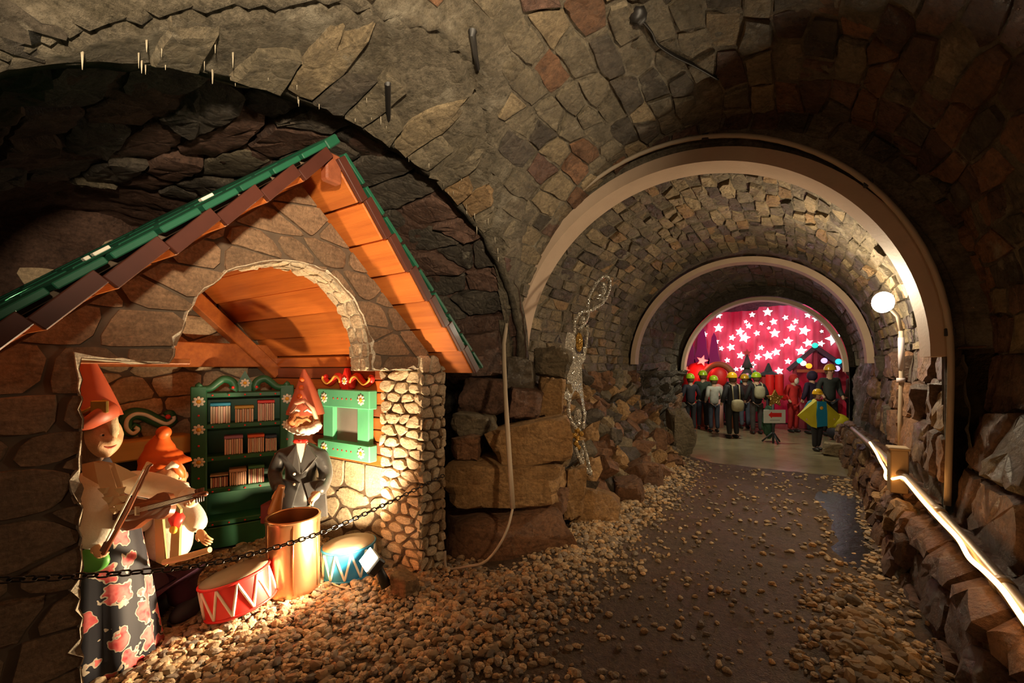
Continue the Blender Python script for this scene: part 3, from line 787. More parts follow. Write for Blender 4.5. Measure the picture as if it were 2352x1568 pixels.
for t in (.42, .68, .71, .93):                          # worn pale chips on the left roof edge
    d, n, L = sl['l']; c = Vector((XR + .03, YA, ZA)) + d * (L * t) + n * .118
    put('worn_chip', MB().box(c + Vector((-.02, 0, 0)), (.03, .06 if t != .71 else .02, .012), Matrix((Vector((1, 0, 0)), d, n)).transposed()).mesh('worn_chip', False, [TAPE]), HOUSE)
# beams of the ceiling
def beam(p, q, w, h, nm='beam', m=WOOD):
    p, q = Vector(p), Vector(q); t = (q - p).normalized(); s = Vector((1, 0, 0)); u = t.cross(s).normalized()
    put(nm, MB().box((p + q) / 2, ((q - p).length, w, h), Matrix((t, s, u)).transposed(), .008).mesh(nm, False, [m]), HOUSE)
beam((XB + .07, .3, 1.83), (XB + .07, YB - .02, 1.83), .12, .24, 'tie_beam')
beam((XB + .09, YA, ZA - .17), (XB + .09, YB - .02, ZA - .17 - (YB - .02 - YA) * .935), .14, .13, 'rafter')
beam((XB + .09, YA, ZA - .17), (XB + .09, .25, ZA - .17 - (YA - .25) * .935), .14, .13, 'rafter')
put('lintel_board', MB().box((XF - .30, .74, 1.735), (.12, .56, .03)).mesh('lintel_board', False, [WOOD]), HOUSE)
put('post', MB().box((-4.78, .98, .9), (.08, .08, 1.7)).mesh('post', False, [WOOD]), HOUSE)
# ---------------------------------------------------------------- painted wooden window on the side wall
GREEN = mat('mint_green_paint', (.13, .52, .28), (.11, .46, .25), 4, .45)
DGREEN = mat('deep_green_paint', (.02, .125, .052), (.016, .10, .042), 4, .45)
REDP = mat('red_paint', (.75, .03, .02), rough=.4)
WHT = mat('white_paint', (.80, .76, .64), rough=.5)
YEL = mat('yellow_paint', (.85, .45, .04), rough=.5)
GLS = mat('dull_window_pane', (.30, .27, .24), (.22, .2, .18), 2, .3)
def daisy(parent, P, a, b, n, r):
    """white petals around a yellow heart on the plane a,b with normal n"""
    mb = MB(); M = Matrix((a, b, n)).transposed()
    for k in range(8):
        w = 2 * PI * k / 8; mb.ball(P + (a * math.cos(w) + b * math.sin(w)) * r * .64 + n * .003, (r * .36, r * .26, .006), 8, 5, M @ Matrix.Rotation(w, 3, 'Z'))
    f = put('flower', mb.mesh('flower', True, [WHT]), parent); f['kind'] = 'thing'; del f['kind']
    put('flower_heart', MB().ball(P + n * .006, (r * .36, r * .36, .008), 10, 6, M).mesh('flower_heart', True, [YEL]), f if parent.type == 'EMPTY' else parent)
def scroll_path(pts, n=40):
    P = [Vector(p) for p in pts]; out = []
    Q = [P[0] * 2 - P[1]] + P + [P[-1] * 2 - P[-2]]
    for i in range(1, len(Q) - 2):
        for k in range(max(2, n // (len(P) - 1))):
            t = k / max(2, n // (len(P) - 1)); a, b, c, d = Q[i - 1], Q[i], Q[i + 1], Q[i + 2]
            out.append(.5 * ((2 * b) + (c - a) * t + (2 * a - 5 * b + 4 * c - d) * t * t + (3 * b - a - 3 * c + d) * t ** 3))
    out.append(P[-1]); return out
wx0, wx1, wz0, wz1 = -3.82, -3.09, .86, 1.50
WIN = thing('painted_window', 'mint green wooden window with daisies and red scroll top on plank wall', 'window', (-3.45, YB, .86))
E1, E3, NY = Vector((1, 0, 0)), Vector((0, 0, 1)), Vector((0, -1, 0))
yw = YB - .04
for nm, c, s in (('top_board', ((wx0 + wx1) / 2, yw - .045, wz1 - .085), (wx1 - wx0 + .03, .09, .17)), ('sill_board', ((wx0 + wx1) / 2, yw - .045, wz0 + .075), (wx1 - wx0 + .03, .09, .15)),
                 ('frame_side', (wx0 + .11, yw - .03, 1.17), (.16, .06, .42)), ('frame_side', (wx1 - .11, yw - .03, 1.17), (.16, .06, .42))):
    o = put(nm, MB().box(c, s, ch=.008).mesh(nm, False, [GREEN]), WIN)
    if nm in ('top_board', 'sill_board'):
        for dx in (-.27, .27): daisy(o, Vector((c[0] + dx, yw - .09, c[2])), E1, E3, NY, .052)
        for k in range(5): put('dot', MB().ball((c[0] - .13 + k * .065, yw - .09, c[2]), (.009, .004, .009), 8, 5).mesh('dot', True, [REDP]), o)
put('pane', MB().box(((wx0 + wx1) / 2, yw - .012, 1.17), (.42, .012, .42)).mesh('pane', False, [GLS]), WIN)
OCH = mat('ochre_line', (.62, .30, .05), rough=.5)
ct = put('crest', MB().prism([(-.05, 0), (.05, 0), (.06, .08), (0, .20), (-.06, .08)], lambda a, b, h: Vector(((wx0 + wx1) / 2 + a, yw - .03 - h, wz1 + b)), -.02, .03).mesh('crest', False, [REDP]), WIN)
daisy(ct, Vector(((wx0 + wx1) / 2, yw - .062, wz1 + .08)), E1, E3, NY, .04)
for sg in (-1, 1):
    pts = [Vector(((wx0 + wx1) / 2 + sg * a, yw - .03, wz1 + b)) for a, b in ((.06, .02), (.09, .10), (.15, .125), (.21, .08), (.27, .05), (.33, .08), (.345, .11), (.32, .12))]
    P = scroll_path(pts, 42); o = put('scroll', MB().tube(P, [.034 - .012 * i / len(P) for i in range(len(P))], 10).mesh('scroll', True, [REDP]), WIN)
    put('scroll_line', MB().tube([p + Vector((0, -.03, 0)) for p in P[3:-3]], .011, 6).mesh('scroll_line', True, [OCH]), o)
# ---------------------------------------------------------------- bookcase
bl = at(436, 1225, 3.90); br = at(676, 1225, 4.36); bl.z = br.z = 0
dv = br - bl; BWd = dv.length
BC = thing('bookcase', 'dark green painted bookcase with daisies and carved scroll crest', 'bookcase', bl, math.atan2(dv.y, dv.x))
D = .24
LX, LY, LZ = Vector((1, 0, 0)), Vector((0, -1, 0)), Vector((0, 0, 1))
for x in (.065, BWd - .065):
    o = put('side_post', MB().box((x, .03, .78), (.125, .06, 1.50), ch=.008).mesh('side_post', False, [DGREEN]), BC)
    for z in (1.39, 1.13, .83): daisy(o, Vector((x, 0, z)), LX, LZ, LY, .052)
    for z in (1.26, .98, .68): put('dot', MB().ball((x, 0, z), (.01, .004, .01), 8, 5).mesh('dot', True, [REDP]), o)
    put('side_panel', MB().box((x, D / 2 + .03, .78), (.03, D, 1.50)).mesh('side_panel', False, [DGREEN]), BC)
put('back_panel', MB().box((BWd / 2, D + .02, .80), (BWd - .1, .015, 1.34)).mesh('back_panel', False, [DGREEN]), BC)
SHZ = [1.445, 1.15, .845, .545, .235]
for z in SHZ:
    o = put('shelf', MB().box((BWd / 2, D / 2 + .01, z), (BWd - .18, D, .045), ch=.006).mesh('shelf', False, [DGREEN]), BC)
    for k in range(5): put('dot', MB().ball((.17 + k * (BWd - .34) / 4, -.01, z), (.009, .004, .008), 8, 5).mesh('dot', True, [REDP]), o)
put('plinth', MB().box((BWd / 2, D / 2, .10), (BWd - .1, D - .02, .20)).mesh('plinth', False, [DGREEN]), BC)
cr = put('crest', MB().prism([(-.05, 0), (.05, 0), (.062, .08), (0, .20), (-.062, .08)], lambda a, b, h: Vector((BWd / 2 + a, .03 - h, 1.475 + b)), -.02, .02).mesh('crest', False, [DGREEN]), BC)
daisy(cr, Vector((BWd / 2, .008, 1.555)), LX, LZ, LY, .045)
for sg in (-1, 1):
    P = scroll_path([Vector((BWd / 2 + sg * a, .03, 1.47 + b)) for a, b in ((.10, .02), (.085, .05), (.11, .105), (.17, .125), (.22, .09), (.27, .045), (.33, .035), (.365, .06), (.345, .08))], 48)
    o = put('scroll', MB().tube(P, [.042 - .014 * i / len(P) for i in range(len(P))], 10).mesh('scroll', True, [DGREEN]), BC)
    put('dot', MB().ball(P[1] + Vector((0, -.04, .02)), (.014, .006, .014), 8, 5).mesh('dot', True, [REDP]), o)
BT = Matrix.Translation(bl) @ Matrix.Rotation(math.atan2(dv.y, dv.x), 4, 'Z')
PAPER = [mat('book_cream', (.72, .60, .47), rough=.7, rand=.1), mat('book_pink', (.74, .46, .38), rough=.7, rand=.1), mat('book_wine', (.44, .18, .15), rough=.7, rand=.1), mat('book_peach', (.68, .40, .26), rough=.7)]
BCOL = dict(blue=(.02, .28, .48), yellow=(.62, .38, .05), red=(.72, .04, .03), mauve=(.36, .16, .26), orange=(.75, .12, .03), navy=(.03, .05, .10), peach=(.55, .30, .18), green=(.05, .17, .07), cream=(.55, .42, .30))
def books(shelf, x0, x1, h, top, tone, label):
    z = SHZ[shelf] + .0225; t = thing('book_bundle', label, 'books', BT @ Vector(((x0 + x1) / 2, .1, z)), math.atan2(dv.y, dv.x), 'book bundles in the bookcase')
    w = x1 - x0; k = 8
    for i in range(k):
        put('book', MB().box((-w / 2 + (i + .5) * w / k, 0, h / 2 - .012), (w / k - .003, .13, h - .024 - .004 * (i % 3)), ch=.003).mesh('book', False, [PAPER[tone[i % len(tone)]]]), t)
    put('top_cover', MB().box((0, 0, h - .008), (w + .004, .135, .028 if top != 'cream' else .01), ch=.004).mesh('top_cover', False, [mat('cover_' + top, BCOL[top], rough=.5)]), t)
for a in [(1, .15, .31, .19, 'blue', (0, 0, 1), 'blue topped bundle of cream books, left on the top shelf'), (1, .345, .50, .155, 'yellow', (3, 0), 'yellow topped bundle of books, middle of the top shelf'),
          (1, .535, .68, .20, 'red', (1, 0, 1), 'red topped bundle of pink books, right on the top shelf'), (2, .26, .41, .175, 'mauve', (1, 1, 0), 'mauve topped bundle of books, left on the second shelf'),
          (2, .45, .59, .17, 'orange', (1, 3, 0), 'orange topped bundle of books, middle of the second shelf'), (2, .60, .70, .155, 'navy', (1, 0), 'navy topped bundle of books, right on the second shelf'),
          (3, .15, .29, .12, 'cream', (0, 2, 1, 2), 'low bundle of cream and wine books, left on the third shelf'), (3, .30, .44, .15, 'peach', (3, 3), 'plain peach bundle of books, middle of the third shelf'),
          (3, .455, .59, .165, 'green', (0, 2, 0), 'green topped bundle of cream books, right on the third shelf')]:
    books(*a)
# mantel shelf and scroll ornament on the back wall
m0, m1 = onX(225, 1018, XB + .1), onX(432, 1004, XB + .1)
MAN = tag(part('mantel_shelf', MB().box((XB + .12, (m0.y + m1.y) / 2, 1.0), (.24, m1.y - m0.y, .17), ch=.015), mat('ochre_wood', (.58, .33, .08), (.5, .27, .06), 3, .5, stretch=(1, .3, 4)), None), 'yellow ochre wooden mantel shelf on the stone back wall', 'shelf')
FP = thing('mantel_shade', 'dark jambs and black panel for the shade below the yellow mantel shelf', 'mantel_shade', (XB + .1, 1.4, 0))
for y in (m0.y + .05, m1.y - .05): put('jamb', MB().box((XB + .10, y, .45), (.18, .10, .90), ch=.01).mesh('jamb', False, [RK['dark']]), FP)
put('shade_panel', MB().box((XB + .03, (m0.y + m1.y) / 2, .45), (.03, m1.y - m0.y - .2, .90)).mesh('shade_panel', False, [mat('shade_black', (.02, .015, .015), rough=.9)]), FP)  # black panel stands in for shade on the wall below the mantel
SO = thing('scroll_ornament', 'green carved scroll ornament with cream line above the mantel', 'ornament', (XB + .1, 1.4, 1.09))
def bwp(px, py, o=.06): return onX(px, py, XB + o)
o = put('diamond', MB().prism([(0, 0), (1, 0), (2, 0), (3, 0)], lambda a, b, h: bwp(*[(243, 945), (258, 915), (280, 945), (258, 985)][int(a)], .05 + h), -.02, .03).mesh('diamond', False, [WHT]), SO)
put('diamond_field', MB().prism([(0, 0), (1, 0), (2, 0), (3, 0)], lambda a, b, h: bwp(*[(250, 945), (258, 925), (273, 946), (260, 975)][int(a)], .085 + h), 0, .008).mesh('diamond_field', False, [DGREEN]), o)
put('knob', MB().ball(bwp(257, 950, .1), .035, 12, 8).mesh('knob', True, [REDP]), o)
P = scroll_path([bwp(*p) for p in ((305, 985), (298, 972), (288, 980), (295, 992), (310, 990), (314, 975))][:0] + [bwp(*p) for p in ((300, 978), (312, 985), (300, 994), (286, 982), (288, 962), (306, 950), (330, 952), (355, 964), (378, 972), (394, 962), (390, 950), (382, 955))], 66)
o = put('scroll', MB().tube(P, [.055 if 14 < i < len(P) - 12 else .04 for i in range(len(P))], 10).mesh('scroll', True, [DGREEN]), SO)
put('scroll_line', MB().tube([p + Vector((.05, 0, 0)) for p in P[2:-9]], .016, 8).mesh('scroll_line', True, [WHT]), o)
put('knob', MB().ball(bwp(386, 957, .12), .022, 10, 7).mesh('knob', True, [REDP]), o)
# ---------------------------------------------------------------- dolls of the little orchestra
def skin(name, pts, edges, m, parent, sub=2, root=0):
    me = bpy.data.meshes.new(name); me.from_pydata([tuple(p[0]) for p in pts], edges, []); me.materials.append(m)
    o = put(name, me, parent)
    sk = o.modifiers.new('skin', 'SKIN'); sk.use_smooth_shade = True; sk.branch_smoothing = .6
    for i, v in enumerate(me.skin_vertices[0].data):
        r = pts[i][1]; v.radius = r if isinstance(r, tuple) else (r, r); v.use_root = (i == root)
    ss = o.modifiers.new('subsurf', 'SUBSURF'); ss.levels = sub; ss.render_levels = sub
    return o
def frame(f, up=UP):
    f = Vector(f).normalized(); l = Vector(up).cross(f).normalized(); u = f.cross(l); return Matrix((f, l, u)).transposed()   # x facing, y left, z up
def gs(d, az, el, sg):
    t = Vector((math.cos(R(el)) * math.cos(R(az)), math.cos(R(el)) * math.sin(R(az)), math.sin(R(el)))); a = math.acos(max(-1, min(1, d.dot(t)))); return math.exp(-(a / R(sg)) ** 2)
def face_fn(nose=.34, grin=1.0):
    def fn(d):
        k = 1 + nose * gs(d, 0, -6, 11) + .10 * nose * gs(d, 0, 8, 10) + .13 * gs(d, 0, -52, 18) + .04 * gs(d, 0, -25, 30)
        for s in (-1, 1): k += .11 * gs(d, s * 33, -12, 14) - .10 * gs(d, s * 22, 10, 9) + .08 * gs(d, s * 20, 24, 9) + .05 * grin * gs(d, s * 24, -26, 9)
        return k - .09 * gs(d, 0, -29, 6) - .07 * gs(d, 14, -27, 6) - .07 * gs(d, -14, -27, 6) + .04 * gs(d, 0, -37, 6)
    return fn
CARVED = mat('carved_face', (.66, .40, .22), (.55, .31, .16), 14, .42, bump=.004, bscale=60)
EYEM = mat('dark_eye', (.02, .015, .01), rough=.2)
LIP = mat('lip_red', (.5, .10, .06), rough=.4)
def head(c, r, f, parent, m=CARVED, nose=.34, eyes=True, n=40):
    M = frame(f); c = Vector(c); fn = face_fn(nose)
    h = put('head', MB().ball(c, (r * .92, r * .84, r * 1.12), n, int(n * .7), M, fn).mesh('head', True, [m]), parent)
    if eyes:
        for s in (-1, 1):
            d = Vector((math.cos(R(9)) * math.cos(R(21)), s * math.cos(R(9)) * math.sin(R(21)), math.sin(R(9))))
            p = c + M @ Vector((d.x * r * .92, d.y * r * .84, d.z * r * 1.12)) * (fn(d) - .01)
            e = put('eye', MB().ball(p, (r * .06, r * .13, r * .09), 10, 7, M).mesh('eye', True, [WHT]), h)
            put('pupil', MB().ball(p + M @ Vector((r * .05, 0, 0)), (r * .03, r * .055, r * .06), 8, 6, M).mesh('pupil', True, [EYEM]), h)
            put('ear', MB().ball(c + M @ Vector((-.05 * r, s * r * .86, .0)), (r * .16, r * .09, r * .24), 10, 8, M).mesh('ear', True, [m]), h)
        put('mouth', MB().tube([c + M @ Vector((r * .9 * math.cos(R(a)), r * .84 * math.sin(R(a)) * .9, -r * (.54 - .0004 * a * a))) for a in range(-24, 25, 6)], r * .045, 6).mesh('mouth', True, [LIP]), h)
    return h
def hand(wrist, dirv, nrm, size, curl, m, parent, thumb=1, name='hand'):
    """palm with five jointed fingers, thumb on one side; nrm is the back of the hand"""
    d = Vector(dirv).normalized(); n = Vector(nrm); n = (n - d * n.dot(d)).normalized(); s = d.cross(n) * thumb; w = Vector(wrist); mb = MB(); z = size
    pm = Matrix((d, s, n)).transposed(); pc = w + d * z * .27
    mb.ball(pc, (z * .32, z * .23, z * .10), 14, 10, pm)
    for k, (off, L, sp) in enumerate(((.165, .40, .10), (.055, .45, .02), (-.055, .42, -.05), (-.16, .33, -.14))):
        p = w + d * z * .45 + s * z * off; a = 0; path = [p - d * z * .12, p]; t = (d + s * sp).normalized()
        for j in range(3):
            a += curl * (.5, .8, .6)[j]; path.append(path[-1] + (t * math.cos(a) - n * math.sin(a)) * z * L * (.42, .33, .25)[j])
        mb.tube(path, [z * .055, z * .06, z * .055, z * .05, z * .033], 8)
    p = w + d * z * .12 + s * z * .17; t = (d * .72 + s * .7).normalized()
    path = [p - s * z * .08, p, p + (t - n * curl * .25).normalized() * z * .20]; path.append(path[-1] + (d * .9 + s * .2 - n * curl * .6).normalized() * z * .16)
    mb.tube(path, [z * .06, z * .075, z * .062, z * .04], 8)
    return put(name, mb.mesh(name, True, [m]), parent)
def cone_hat(base, tip, r0, m, parent, bend=0, brim=None, flat=1.0, n=22, bump=0):
    base, tip = Vector(base), Vector(tip); pts = []; ax = (tip - base)
    side = RT; k = 12
    path = [base + ax * (i / k) + side * bend * math.sin(PI * i / k) * ax.length for i in range(k + 1)]
    rs = [r0 * (1 - (i / k) ** 1.15) * (1 + bump * math.sin(i * 1.9)) + .012 for i in range(k + 1)]
    return put('hat', MB().tube(path, rs, n).mesh('hat', 60, [m]), parent)
SATIN = mat('cream_satin', (.66, .54, .38), (.56, .44, .30), 6, .35, bump=.006, bscale=10, sheen=.3)
WSAT = mat('white_satin', (.74, .68, .56), (.64, .58, .47), 6, .35, bump=.008, bscale=12, sheen=.3)
HATR = mat('red_orange_felt', (.50, .10, .045), (.42, .075, .03), 5, .5)
HATO = mat('orange_felt', (.72, .135, .02), (.60, .10, .015), 5, .45)
NAVY = mat('navy_cloth', (.018, .018, .030), (.03, .028, .04), 8, .7)
SKIN = mat('painted_skin', (.66, .36, .17), (.58, .30, .14), 10, .45)
HAIRB = mat('brown_hair', (.16, .085, .04), (.10, .05, .025), 20, .6, bump=.01, bscale=40, stretch=(1, 1, .2))
BRASS = mat('old_brass', (.55, .36, .10), (.4, .25, .06), 9, .35, metal=.8)
TANC = mat('tan_felt', (.48, .32, .17), (.42, .27, .14), 5, .7)
def floral():
    m, nt, b = nodes('floral_cloth'); co = coords(nt)
    nv = nn(nt, 'ShaderNodeTexNoise', {'Vector': co, 'Scale': 14.0, 'Detail': 2.0})
    dv_ = nn(nt, 'ShaderNodeVectorMath', {0: nv.outputs[1], 1: (.5, .5, .5)}, operation='SUBTRACT'); dm = nn(nt, 'ShaderNodeVectorMath', {0: dv_.outputs[0]}, operation='SCALE'); dm.inputs['Scale'].default_value = .16
    co = nn(nt, 'ShaderNodeVectorMath', {0: co, 1: dm.outputs[0]}, operation='ADD').outputs[0]
    vo = nn(nt, 'ShaderNodeTexVoronoi', {'Vector': co, 'Scale': 6.5, 'Randomness': 1.0}, feature='F1')
    v2 = nn(nt, 'ShaderNodeTexVoronoi', {'Vector': co, 'Scale': 19}, feature='F1')
    a = nn(nt, 'ShaderNodeMath', {0: vo.outputs['Distance'], 1: .45}, operation='LESS_THAN').outputs[0]
    c = nn(nt, 'ShaderNodeMath', {0: vo.outputs['Distance'], 1: .40}, operation='LESS_THAN').outputs[0]
    red = mixc(nt, ramp(nt, v2.outputs['Distance'], .1, .7), (.50, .015, .03), (.70, .16, .15))
    col = mixc(nt, a, (.012, .012, .02), (.55, .46, .36)); col = mixc(nt, c, col, red)
    nt.links.new(col, b.inputs['Base Color']); b.inputs['Roughness'].default_value = .7; return m
# --- violinist
d1 = 2.42
G1 = thing('gnome_doll', 'tall gnome doll with buckled red hat and floral skirt playing the violin', 'doll', onZ(215, 1560, 0), None, 'gnome orchestra dolls')
P1 = lambda x, y, d=d1: at(x, y, d)
ax = P1(218, 1300, 2.46); bz = .0
put('skirt', MB().lathe([(.30, 0.01), (.285, .12), (.25, .40), (.20, .72), (.155, .90), (.15, .93)], 60, (ax.x, ax.y, 0), None, lambda w, t: 1 + .05 * (1 - t) * math.sin(w * 11) + .02 * math.sin(w * 5)).mesh('skirt', True, [floral()]), G1)
skin('torso', [(Vector((ax.x, ax.y, .88)), (.15, .13)), (Vector((ax.x, ax.y, 1.02)), (.155, .13)), (P1(235, 1110, 2.47), (.15, .11)), (P1(230, 1070, 2.46), .06), (P1(226, 1045, 2.45), .05)], [(0, 1), (1, 2), (2, 3), (3, 4)], NAVY, G1)
f1 = (RT * .88 - FW * .40).normalized()
h1 = head(P1(234, 1002, 2.42), .106, f1, G1, nose=.32)
hair = put('hair', MB().ball(P1(204, 1018, 2.40), (.085, .085, .135), 20, 16, frame(f1), lambda d: 1 + .08 * noise.noise(d * 5)).mesh('hair', True, [HAIRB]), G1)
put('fringe', MB().tube([P1(200, 965, 2.36), P1(228, 950, 2.33), P1(255, 950, 2.36), P1(263, 985, 2.38), P1(262, 1010, 2.40)], [.02, .028, .03, .022, .01], 10).mesh('fringe', True, [mat('pale_hair', (.62, .47, .28), (.5, .36, .2), 20, .6, bump=.006, bscale=50)]), hair)
ht = cone_hat(P1(224, 960, 2.44), P1(196, 800, 2.44), .10, HATR, G1, .0)
put('hat_brim', MB().tube([P1(178, 990, 2.40), P1(200, 975, 2.30), P1(232, 955, 2.29), P1(258, 942, 2.36), P1(262, 935, 2.46)], [.03, .045, .05, .045, .03], 14, flat=.6).mesh('hat_brim', True, [HATR]), ht)
bdp = [P1(180, 944, 2.36), P1(200, 946, 2.315), P1(222, 936, 2.31), P1(240, 926, 2.36)]
put('hat_band', MB().tube(bdp, .028, 10, flat=.5).mesh('hat_band', True, [BRASS]), ht)
put('buckle', MB().box(P1(229, 934, 2.29), (.075, .02, .068), frame((-FW + RT * .3)) @ Matrix.Rotation(PI / 2, 3, 'Z'), .006).mesh('buckle', False, [BRASS]), ht)
co1 = MB()                                                # zigzag collar
ring = [P1(186, 1066, 2.24), P1(215, 1060, 2.20), P1(250, 1066, 2.20), P1(280, 1080, 2.26), P1(306, 1094, 2.34)]
low = [P1(190, 1092, 2.16), P1(226, 1112, 2.12), P1(252, 1168, 2.12), P1(278, 1152, 2.15), P1(268, 1108, 2.22)]
n = 5; vsx = ring + low; co1.add([v for v in vsx] + [v + FW * .03 for v in vsx], [(0, 1, 6, 5), (1, 2, 8, 7, 6), (2, 3, 9, 8), (3, 4, 9), (10, 11, 16, 15), (11, 12, 18, 17, 16), (12, 13, 19, 18), (13, 14, 19)])
for k, (p, q) in enumerate(((230, 1122), (240, 1142), (254, 1168), (266, 1160), (275, 1140), (268, 1122))): co1.prism([(0, 0), (.03, -.028), (.045, .005)], lambda a, b, h, p=p, q=q: P1(p, q, 2.112) + RT * (a - .015) + UP * b + FW * h, 0, .02)
put('collar', co1.mesh('collar', 30, [TANC]), G1)
skin('sleeve', [(P1(205, 1090, 2.34), .07), (P1(214, 1135, 2.26), .082), (P1(220, 1190, 2.20), .088), (P1(222, 1235, 2.15), .082), (P1(222, 1258, 2.13), .055)], [(0, 1), (1, 2), (2, 3), (3, 4)], WSAT, G1)
hand(P1(218, 1250, 2.12), UP * -.8 + RT * .35, -FW, .11, 1.0, SKIN, G1, 1)
skin('sleeve', [(P1(280, 1104, 2.44), .066), (P1(312, 1108, 2.44), .074), (P1(355, 1115, 2.45), .078), (P1(400, 1126, 2.46), .064), (P1(440, 1140, 2.46), .045)], [(0, 1), (1, 2), (2, 3), (3, 4)], SATIN, G1)
put('cuff', MB().tube([P1(425, 1138, 2.44), P1(446, 1146, 2.43)], .05, 14).mesh('cuff', True, [WSAT]), G1)
hand(P1(440, 1158, 2.40), RT * .3 + UP * .3 - FW * .3, RT * .6 - UP * .5, .105, 1.15, SKIN, G1, -1)
put('pouch', MB().ball(P1(212, 1286, 2.20), (.085, .04, .062), 20, 12, frame(-FW) @ Matrix.Rotation(PI / 2, 3, 'Z')).mesh('pouch', True, [mat('leaf_green', (.10, .38, .06), (.07, .30, .04), 4, .5)]), G1)
# --- violin and bow
V0, V1 = P1(262, 1190, 2.22), P1(474, 1134, 2.28); va = (V1 - V0).normalized(); vn = (-FW * .95 + UP * .30); vn = (vn - va * vn.dot(va)).normalized(); vb = vn.cross(va); VL = (V1 - V0).length
VIO = thing('violin', 'reddish brown violin held out in front of the tall gnome doll', 'violin', (V0 + V1) / 2)
VW = mat('violin_varnish', (.26, .075, .025), (.19, .05, .018), 5, .3, stretch=(3, 3, 3), coat=.6)
EBO = mat('dark_ebony', (.09, .035, .022), rough=.4)
half = [(0, .02), (.03, .08), (.09, .108), (.14, .105), (.18, .082), (.215, .066), (.25, .07), (.29, .088), (.33, .088), (.36, .07), (.375, .03)]
oc = [(a * VL / .6, b * VL / .6) for a, b in half] + [(a * VL / .6, -b * VL / .6) for a, b in half[::-1]]
vm = lambda a, b, h: V0 + va * a + vb * b + vn * h
vbdy = put('body', MB().prism(oc, vm, -.03, .012).mesh('body', 40, [VW]), VIO)
put('belly', MB().ball(vm(.19 * VL / .6, 0, .008), (.17 * VL / .6, .06 * VL / .6, .016), 20, 8, Matrix((va, vb, vn)).transposed()).mesh('belly', True, [VW]), vbdy)
put('neck', MB().tube([vm(.35 * VL / .6, 0, .005), vm(VL * .95, 0, .012)], .013, 10).mesh('neck', True, [VW]), VIO)
put('fingerboard', MB().box(vm(VL * .66, 0, .03), (VL * .5, .03, .012), Matrix((va, vb, vn)).transposed()).mesh('fingerboard', False, [EBO]), VIO)
put('tailpiece', MB().box(vm(VL * .12, 0, .03), (VL * .16, .03, .01), Matrix((va, vb, vn)).transposed()).mesh('tailpiece', False, [EBO]), VIO)
put('bridge', MB().box(vm(VL * .30, 0, .03), (.008, .045, .035), Matrix((va, vb, vn)).transposed()).mesh('bridge', False, [WHT]), VIO)
put('scroll', MB().tube([vm(VL * (.95 + .05 * math.cos(t * .5)) + .012 * math.sin(t), 0, .012 + .014 * (1 - math.cos(t))) for t in [i * .5 for i in range(12)]], [.014 - .0007 * i for i in range(12)], 8).mesh('scroll', True, [VW]), VIO)
for k in range(4): put('peg', MB().tube([vm(VL * (.90 + .025 * k), -.035, .012), vm(VL * (.90 + .025 * k), .035, .012)], [.004, .009 if k % 2 else .005], 8).mesh('peg', True, [EBO]), VIO)
for k in range(4): put('string', MB().tube([vm(VL * .18, -.009 + .006 * k, .040), vm(VL * .94, -.006 + .004 * k, .038)], .0012, 5).mesh('string', True, [WHT]), VIO)
B0, B1 = P1(238, 1272, 2.08), P1(342, 1070, 2.10)
BOW = thing('violin_bow', 'slender wooden violin bow held upright by the tall gnome doll', 'bow', B0)
bt = (B1 - B0).normalized()
bs = put('stick', MB().tube([B0, B0.lerp(B1, .5) + RT * .008, B1, B1 + bt * .01 + RT * .012], [.011, .010, .009, .006], 8).mesh('stick', True, [VW]), BOW)
put('bow_hair', MB().tube([B0 - RT * .02 + bt * .03, B1 - RT * .018], .004, 6).mesh('bow_hair', True, [WHT]), BOW)
put('frog', MB().box(B0 + bt * .04 - RT * .01, (.05, .02, .025), frame(bt)).mesh('frog', False, [EBO]), BOW)
put('bow_tip', MB().box(B1 - RT * .008, (.04, .012, .022), frame(bt)).mesh('bow_tip', False, [SKIN]), BOW)
# --- small drummer
d2 = 2.95
G2 = thing('gnome_doll', 'small gnome doll with bent orange hat and white shirt', 'doll', onZ(382, 1410, 0), None, 'gnome orchestra dolls')
P2 = lambda x, y, d=d2: at(x, y, d)
f2 = (RT * .75 - FW * .6 - UP * .12)
head(P2(390, 1098), .112, f2, G2, nose=.40)
h2t = cone_hat(P2(378, 1078, 3.0), P2(380, 984, 3.0), .15, HATO, G2, -.12, bump=.06)
put('hat_tip', MB().ball(P2(376, 993, 2.97), .045, 14, 10).mesh('hat_tip', True, [HATO]), h2t)
put('hat_brim', MB().tube([P2(345, 1110, 2.96), P2(352, 1082, 2.9), P2(375, 1062, 2.86), P2(400, 1062, 2.88), P2(414, 1085, 2.93), P2(416, 1110, 2.98)], .028, 10).mesh('hat_brim', True, [HATO]), h2t)
put('eyebrow', MB().tube([P2(383, 1075, 2.82), P2(395, 1066, 2.81), P2(410, 1072, 2.83)], [.012, .022, .010], 8).mesh('eyebrow', True, [WHT]), G2)
put('beard', MB().ball(P2(405, 1122, 2.90), (.06, .075, .05), 18, 12, frame(f2), lambda d: 1 + .15 * noise.noise(d * 4)).mesh('beard', True, [WHT]), G2)
skin('shirt', [(P2(388, 1290), (.19, .15)), (P2(388, 1230), (.215, .17)), (P2(386, 1165), (.17, .13)), (P2(388, 1130), .07), (P2(350, 1160), .08), (P2(322, 1195, 2.85), .085), (P2(312, 1218, 2.78), .06), (P2(430, 1160), .08), (P2(452, 1195, 2.9), .075), (P2(458, 1218, 2.85), .05)],
     [(0, 1), (1, 2), (2, 3), (2, 4), (4, 5), (5, 6), (2, 7), (7, 8), (8, 9)], WSAT, G2)
